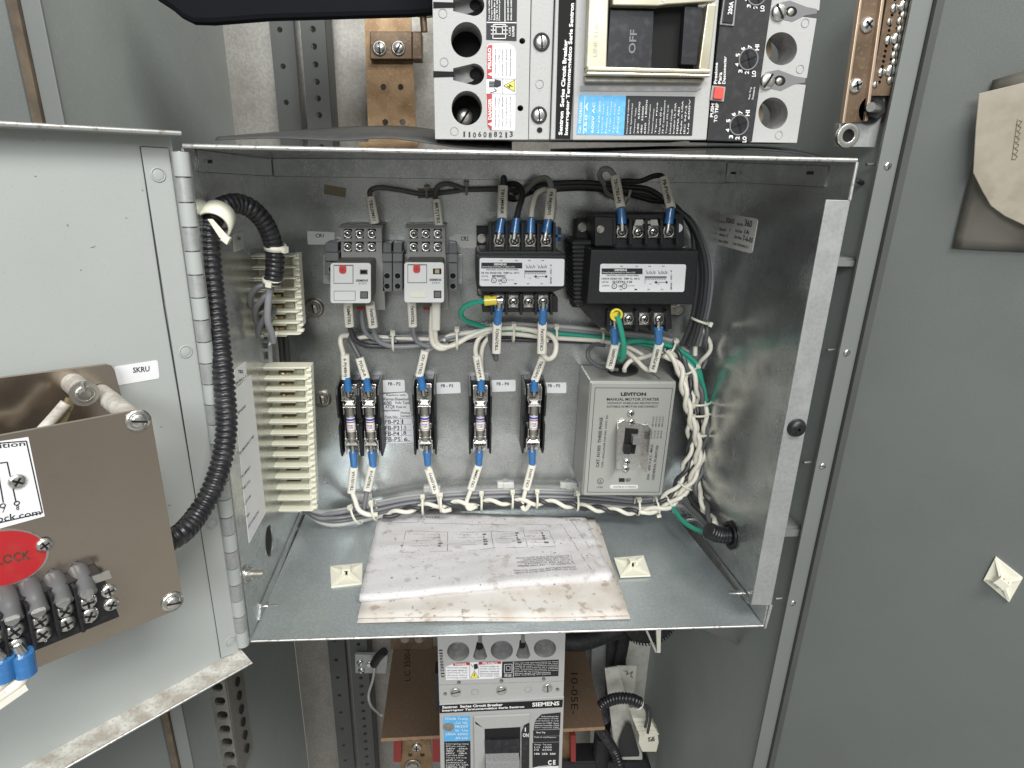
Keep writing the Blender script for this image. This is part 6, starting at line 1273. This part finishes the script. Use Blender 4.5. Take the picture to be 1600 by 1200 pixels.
for x, y in ((749, 1010), (815.5, 1008)): m.ppoly(FLb.off(-.008), circ(x, y, 5.5, 4.5), 0, .001, 'hole')
for x in (750, 817): m.ppoly(FLb, [(x-3, 985), (x+3, 985), (x+3, 1004), (x-3, 1004)], -.001, .0004, 'relay_dark')
for x, y in ((712, 1081), (783.5, 1078), (855.5, 1074.5)): m.ring(FLb.P(x, y, .0), FLb.P(x, y, .0008), .0062, .0050, mat='breaker_recess'); screw(m, FLb, x, y, .0052, 0, 'slot', 'steel', hh=.0015)
for x, y in ((717, 1066.5), (783.5, 1064), (849.5, 1061), (695.5, 1084.5), (871, 1077.5)): m.ppoly(FLb.off(-.014), circ(x, y, 4), -.001, 0, 'hole')
obj('screw', m, 'steel', lbk)
m = MB(); m.line(FLb, [(686, 1070), (881, 1064)], .0006, .0001, 'breaker_recess'); 
for x, y in ((742, 1081), (825, 1077)): p = FLb.P(x, y); m.ring(p, p+FLb.n*.0003, .0042, .0037, mat='breaker_recess')
obj('mould_mark', m, 'breaker_recess', lbk)
m = MB(); m.ppoly(FLb, [(696, 1042), (712, 1036), (784, 1033), (784, 1057), (770, 1060), (697, 1062)], 0, .0005); l1 = obj('danger_label', m, 'label_white', lbk)
S = FLb.off(.0005); m = MB(); m.ppoly(S, [(708, 1037.5), (712, 1036), (734, 1035), (734, 1039), (708, 1040)], 0, .0002, 'print_red'); m.ppoly(S, [(748, 1034.5), (783, 1033.3), (783, 1037), (748, 1038.5)], 0, .0002, 'print_red')
m.trect(S, 'DANGER', 711, 1035.9, 729, 1038.8, mat='print_white', h=.0004, bold=.03); m.trect(S, 'PELIGRO', 754, 1034.2, 777, 1037.4, mat='print_white', h=.0004, bold=.03)
for k in range(5): m.trect(S, ('Hazardous voltage', 'can cause death or', 'severe injury. Turn', 'off power before', 'working inside')[k], 698, 1042+k*3.9, 730, 1044.4+k*3.9); m.trect(S, ('Tension peligrosa', 'puede causar la', 'muerte o lesiones', 'Desconecte antes', 'de trabajar aqui')[k], 750, 1040+k*3.7, 780, 1042.4+k*3.7)
m.ppoly(S, [(741, 1048), (747.5, 1059), (735, 1059.5)], 0, .0002, 'print_yellow'); m.line(S, [(741, 1048), (747.5, 1059), (735, 1059.5), (741, 1048)], .0004, .0002); m.ppoly(S, [(740, 1038), (746, 1037), (747, 1044), (741, 1046)], 0, .0003, 'ink'); m.line(S, [(741, 1051), (742, 1055), (740, 1054), (741, 1057)], .0006, .0003); m.line(S, [(734, 1036), (734, 1060)], .0003, .0002); m.line(S, [(748, 1036), (748, 1059)], .0003, .0002); m.line(S, [(736, 1038), (739, 1042)], .0005, .0002)
obj('lettering', m, 'ink', l1)
m = MB(); m.ppoly(FLb, [(785, 1034), (873, 1030.5), (872.5, 1056), (784, 1059)], 0, .0004); l2 = obj('wiring_label', m, 'ink', lbk)
m = MB(); m.line(S, [(788, 1038), (800, 1037.6), (800, 1051), (788, 1051.5), (788, 1038)], .0005, 0, 'print_white'); m.line(S, [(791, 1041), (797, 1041), (797, 1047), (791, 1047), (791, 1041)], .0004, 0, 'print_white'); m.trect(S, 'USE LUGS', 788, 1053, 799, 1057, mat='print_white', bold=.02); m.line(S, [(802, 1034), (802, 1058)], .0005, 0, 'print_white')
for k in range(8): m.text(S, ('Use only with lugs listed below for frame', 'Torque terminals as marked on this cover', 'Suitable for copper or aluminum conductors', 'Use 75 C wire sized for 60 C ampacity', 'Usar solamente con zapatas indicadas', 'Apriete las terminales como se marca', 'Series rated combinations', 'See marking on panel')[k], [(804, 1035+k*2.7), ((872, 1032.5+k*2.7) if k < 6 else (860, 1033+k*2.7))][0:2]+[((872, 1034.5+k*2.7) if k < 6 else (860, 1035+k*2.7)), (804, 1037+k*2.7)], mat='print_white')
obj('lettering', m, 'print_white', l2)
m = MB()
for k, ch in enumerate('1106088213'): m.trect(FLb, ch, 686+k*.35, 1014+k*4.5+(1 if ch == '1' else 0), 691.5+k*.35, 1017.5+k*4.5-(.5 if ch == '1' else 0), -90, h=.0003, bold=.02)
obj('serial_number', m, 'ink', lbk)
m = MB(); m.ppoly(FLb, [(686.5, 1096), (880.5, 1084), (874, 1300), (690, 1300)], -.03, .004); cvr = obj('cover', m, 'breaker_grey', lbk, .0008)
SL2 = FLb.off(.004)
m = MB(); m.ppoly(SL2, [(686.5, 1102), (879.5, 1093), (878.5, 1104.5), (687, 1114)], 0, .0005); nb = obj('name_band', m, 'hole', lbk)
S = SL2.off(.0005); m = MB(); m.text(S, 'Sentron  Series Circuit Breaker', [(691, 1102.8), (785.5, 1098.5), (785.5, 1102.6), (691, 1107)], mat='print_white', bold=.035); m.text(S, 'Interruptor Termomagnético Serie Sentron', [(691, 1108.4), (819, 1102.2), (819, 1106.4), (691, 1112.6)], mat='print_white', bold=.035); m.text(S, 'SIEMENS', [(831.5, 1097.6), (874, 1095.3), (874, 1101.8), (831.5, 1104)], mat='print_white', bold=.03); obj('lettering', m, 'print_white', nb)
m = MB(); m.ppoly(SL2, [(692.5, 1119.5), (734.5, 1117.5), (735, 1157), (694, 1158)], 0, .0005, 'print_blue'); m.ppoly(SL2, [(694, 1158.5), (735, 1157.5), (736, 1260), (696, 1260)], 0, .0004, 'ink')
l3 = obj('rating_label', m, 'ink', lbk); m = MB()
for k, (t, mt) in enumerate((('FD63B  Frame', 'print_white'), ('Cat. No.', 'print_white'), ('FD63B250', 'print_white'), ('Ie  Ue', 'print_white'), ('250A 600V', 'print_white'), ('60 Hz', 'print_white'))): m.trect(S, t, 696+(k % 2)*16, 1121+k*6, 731, 1124.4+k*6, mat=mt)
for k in range(13): m.trect(S, ('Interrupting rating', 'RMS sym. amperes', '240V   65kA', '480V   25kA', '600V   18kA', 'Tipo FD6 600V', 'Torque 275 in-lb', '60/75 C wire', 'Conductores Cu Al', 'Listed UL CSA', 'NEMA AB1', 'IEC 947-2', 'Ics 25kA')[k], 697, 1161+k*3.6, 732-(k*5 % 9), 1163.4+k*3.6, mat='print_white')
obj('lettering', m, 'print_white', l3)
m = MB(); m.ppoly(SL2, circ(701, 1135, 9, 6.5, 9), .0005, .0012, 'steel_dull'); obj('scuffed_seal', m, 'steel_dull', lbk)
# handle well
m = MB(); m.ppoly(SL2, [(740, 1117), (828, 1113), (827, 1125), (814, 1133), (756, 1136), (742, 1128)], 0, .003); m.ppoly(SL2, [(740, 1120), (757, 1135), (760, 1260), (742, 1260)], 0, .003); obj('handle_bezel', m, 'breaker_grey', lbk, .0008)
m = MB(); m.ppoly(SL2, [(755, 1135.5), (813, 1133), (812, 1260), (758, 1260)], 0, .0008, 'hole'); m.ppoly(SL2, [(757, 1152), (811, 1150), (811, 1174), (758, 1175)], .0006, .0045, 'handle_black'); m.ppoly(SL2, [(758, 1172.5), (810, 1171), (810, 1260), (760, 1260)], .0006, .016, 'handle_grey'); obj('handle', m, 'handle_grey', lbk, .0012)
m = MB(); m.ppoly(SL2, [(815, 1143), (819, 1133), (827, 1129), (826, 1260), (815, 1260)], 0, .0025, 'handle_black'); os_ = obj('switch_scale', m, 'handle_black', lbk)
m = MB(); m.trect(SL2, 'ON', 816.5, 1142.5, 825.5, 1148.5, h=.0028, mat='print_white', bold=.02); m.line(SL2, [(820.5, 1134), (820.5, 1140)], .0012, .0026, 'print_white'); m.trect(SL2, 'OFF', 816, 1198, 826, 1204, h=.0028, mat='print_white', bold=.02); obj('lettering', m, 'print_white', os_)
m = MB(); pts = [(836, 1126), (846, 1116), (876, 1113), (875, 1138), (834, 1140)]; m.ppoly(SL2, pts, 0, .0004); m.ppoly(SL2, [(833, 1141), (875, 1139.5), (874, 1149), (833, 1150)], 0, .0004); m.ppoly(SL2, [(833, 1150.8), (874, 1149.8), (874, 1158.5), (833, 1159.5)], 0, .0004); m.ppoly(SL2, [(832, 1160.5), (874, 1159.5), (873, 1196), (832, 1199)], 0, .0004); m.ppoly(SL2, [(832, 1200), (850, 1196.5), (872, 1197), (873, 1215), (832, 1215)], 0, .0004, 'label_white'); l4 = obj('instruction_label', m, 'ink', lbk)
m = MB()
for k in range(6): m.trect(S, ('Instructions for', 'operation of trip:', 'push button to trip', 'reset to OFF then', 'move handle ON', 'Para reponer OFF')[k], 846-min(k, 2)*5, 1118+k*3.5, 873, 1120.2+k*3.5, mat='print_white')
m.trect(S, 'Short Trip', 838, 1143, 852, 1146, mat='print_white', bold=.02); m.trect(S, 'Push to trip/Disparar', 835, 1150.6, 869, 1153, mat='print_white')
for k in range(3): m.trect(S, ('Setting   Trip amps', 'LO  1000', 'HI  2500')[k], 835, 1162+k*4, 862, 1164.6+k*4, mat='print_white')
m.trect(S, '100  250  500', 835, 1176, 868, 1179, mat='print_white', bold=.02); m.text(S, 'C E', [(856, 1187.5), (868, 1187), (868, 1194.5), (856, 1195)], mat='print_white', bold=.05)
m.line(S, [(833, 1200), (842, 1197.5), (856, 1196.4), (873, 1198)], .0007, .0001, 'print_white'); obj('lettering', m, 'print_white', l4)
m = MB(); m.rect(FLb, 679, 1065, 686, 1124, -.03, -.012); tag(obj('insulator_strip', m, 'black_plastic'), 'narrow black insulator strip at the left flank of the lower breaker', 'insulator')

# ================================================================== lower right: duct, cables, cream terminals
m = MB(); S = Surf((0, -1, 0), (0, .10, 0))
m.ppoly(S, [(960, 1042), (995, 1040), (998, 1095), (988, 1090), (975, 1095)], -.002, 0)
A_ = [S.P(*p) for p in ((963, 1041), (958, 1095), (953, 1190))]; S2 = Surf((0, -1, 0), (0, .02, 0)); Bq = [S2.P(*p) for p in ((975, 1080), (985, 1120), (1001, 1183))]
tr = thing('wire_duct', 'open grey wire duct slanting up behind the lower right cables', 'wire duct', S.P(970, 1180))
Sd = Surf((0, -1, 0), (0, .07, 0)); Se = Surf((0, -1, 0), (0, .03, 0))
m = MB(); q = [Sd.P(961, 1042), Sd.P(966, 1042), Se.P(1003, 1172), Se.P(1004, 1186), Se.P(996, 1184)]; m.prism(q, (0, .0015, 0)); 
m.prism([Sd.P(945, 1045), Sd.P(962, 1042), Se.P(998, 1184), Se.P(962, 1186)], (0, .002, .0), 'duct'); m.prism([Se.P(962, 1181), Se.P(1003, 1181), Se.P(1003, 1187), Se.P(962, 1187)], (0, .03, 0)); m.ppoly(Sd, [(964, 1041), (995, 1041), (990, 1088), (976, 1092)], -.002, 0)
obj('duct_channel', m, 'duct', tr)
m = MB(); m.ppoly(Se, [(966, 1160), (978, 1130), (986, 1130), (999, 1176), (998, 1181), (968, 1182)], .0005, .0012, 'seam'); m.ppoly(Sd, rrect(961, 1124, 973, 1129, 2.4), .01, .016, 'seam'); m.line(Sd, [(976, 1047), (981, 1049), (978, 1053), (984, 1051), (988, 1048), (985, 1056), (989, 1057)], .0014, .002, 'relay_dark'); obj('slot', m, 'seam', tr)
Sc_ = Surf((0, -1, 0), (0, .01, 0))
ct = thing('terminal_block', 'small cream terminal block with two black wires at the foot of the wire duct', 'terminal block', Sc_.P(1012, 1170))
m = MB(); m.ppoly(Sc_, [(999, 1150), (1028, 1147), (1029.5, 1160), (1026, 1175), (1004, 1175), (998, 1162)], -.03, 0); obj('base', m, 'cream_tie', ct, .001)
for k in range(4): m = MB(); y = 1122+k*7; m.ppoly(Sc_, [(988+k*3, y), (1014+k*4, y-1), (1018+k*4, y+4.5), (990+k*3, y+5.5)], -.02, .001); obj('divider', m, 'cream_tie', ct, .0005)
m = MB(); m.ppoly(Sc_, [(1012, 1151), (1022, 1150), (1023, 1157), (1013, 1158)], 0, .0012); screw(m, Sc_, 1017, 1154, .003, .001, 'slot'); obj('screw', m, 'steel', ct)
loom(px3([(945, 1125, 1), (938, 1110, 1), (945, 1098, 1), (965, 1091, 1.5), (985, 1092, 2), (1000, 1098, 2)]), .0085, .0045, 'black corrugated conduit arching to the small cream terminal block, lower right')
loom(px3([(930, 1130, -2), (945, 1150, -2), (958, 1170, -2), (968, 1195, -1), (975, 1220, -1)]), .0080, .0045, 'black corrugated conduit running down inside the wire duct')
for i, l in enumerate(('left', 'right')): wire('thin black wire from the conduit end into the cream terminal block, the %s one' % l, [(999, 1098, 2), (1009+i*4, 1108-i*2, 1.5), (1011+i*5, 1122, 1), (1008+i*4, 1136+i*9, .5)], .0022, 'w_black', 'thin black wires at the cream terminal block')
tie(998, 1100, 2, .0078, axp((990, 1094, 2), (1004, 1104, 2)), 'white cable tie at the end of the arching lower conduit', (0, -1), 'cable ties', 'tie_white', .0016)
def cable(label, pts, r, mt='black_matte'): return wire(label, pts, r, mt, 'heavy black cables at lower right', 'power_cable', 'cable')
cable('heavy black cable running level from the lower breaker to the right, just under the box', [(882, 1003, -3), (910, 1003, -3), (945, 992, -4), (985, 975, -5), (1020, 955, -6)], .013)
cable('heavy black cable dropping straight down right of the brown board', [(958, 985, -14), (955, 1030, -14), (954, 1075, -14), (952, 1120, -14)], .010)
cable('second heavy black cable close beside the first, running down to the duct', [(976, 985, -13), (972, 1010, -13), (966, 1040, -13), (957, 1085, -12), (945, 1130, -10), (940, 1180, -9)], .011)
cable('black cable bundle at the lower edge right of the red insulator', [(942, 1148, -6), (940, 1170, -6), (938, 1195, -6), (938, 1225, -6)], .015)
m = MB(); m.ppoly(Surf((0, -1, 0), (0, .05, 0)), [(875, 1193), (1011, 1189), (1018, 1200), (1018, 1250), (875, 1250)], -.04, 0); tag(obj('insulating_boot', m, 'black_plastic', None, .003), 'black insulating cover at the bottom edge right of the lower breaker', 'insulating boot')
# wheel-like cable coil & cream rod under the box
S = Surf((0, -1, 0), (0, .02, 0)); c = S.P(1015, 972); m = MB(); m.cyl(c, c+Vector((0, .03, 0)), .040, n=40)
for k in range(26): a = math.pi+math.pi*k/25; p = c+Vector((math.cos(a)*.0402, .012, math.sin(a)*.0402)); m.box(p, .0022, .034, .002, 'black_plastic')
tag(obj('round_knob', m, 'black_matte', None, .001), 'ribbed black round knob half hidden under the right part of the box', 'knob')
m = MB(); S = Surf((0, -1, 0), (0, -.02, 0)); m.ppoly(S, [(1025, 975), (1033, 975), (1032, 1020), (1027, 1020)], -.004, 0); m.ppoly(S, [(1008, 984), (1011, 983), (1027, 1019), (1024, 1020)], -.003, 0, 'duct'); tag(obj('cream_bracket', m, 'cream_tie'), 'narrow cream V-shaped bracket hanging in front of the ribbed black knob', 'bracket')
m = MB(); v_ = [at(1088, 978, 20), at(1140, 976, 20), at(1157, 1011, 10)]; m.prism(v_, (0, .002, 0)); tag(obj('sheet_corner', m, 'clamp_grey'), 'dark pointed corner of a sheet hanging below the lower right of the box', 'sheet corner')
m = MB(); S = Surf((0, -1, 0), (0, .18, 0)); m.ppoly(S, [(976, 1003), (1025, 1000), (1022, 1120), (985, 1120)], -.002, 0); tag(obj('backing_plate', m, 'duct'), 'pale plate with a small hole behind the wire duct at lower right', 'metal plate')
m = MB(); S = Surf((0, -1, 0), (0, .16, 0))
m.plate(S, [(925, 1000), (950, 1000), (948, 1300), (920, 1300)], [circ(x, y, 2.6) for x, y in ((940, 1064), (939, 1077), (938, 1090), (937, 1104))], -.002, 0); tag(obj('perforated_rail', m, 'galv_light'), 'pale perforated rail behind the cables right of the brown board', 'rail')
# small black probe behind right top corner
m = MB(); m.tube([at(1338, 281, 20), at(1346, 285, 18), at(1351, 289, 16)], .0022); tag(obj('plug_tip', m, 'black_matte'), 'tiny black wire end poking out beside the upper right corner of the box', 'wire')
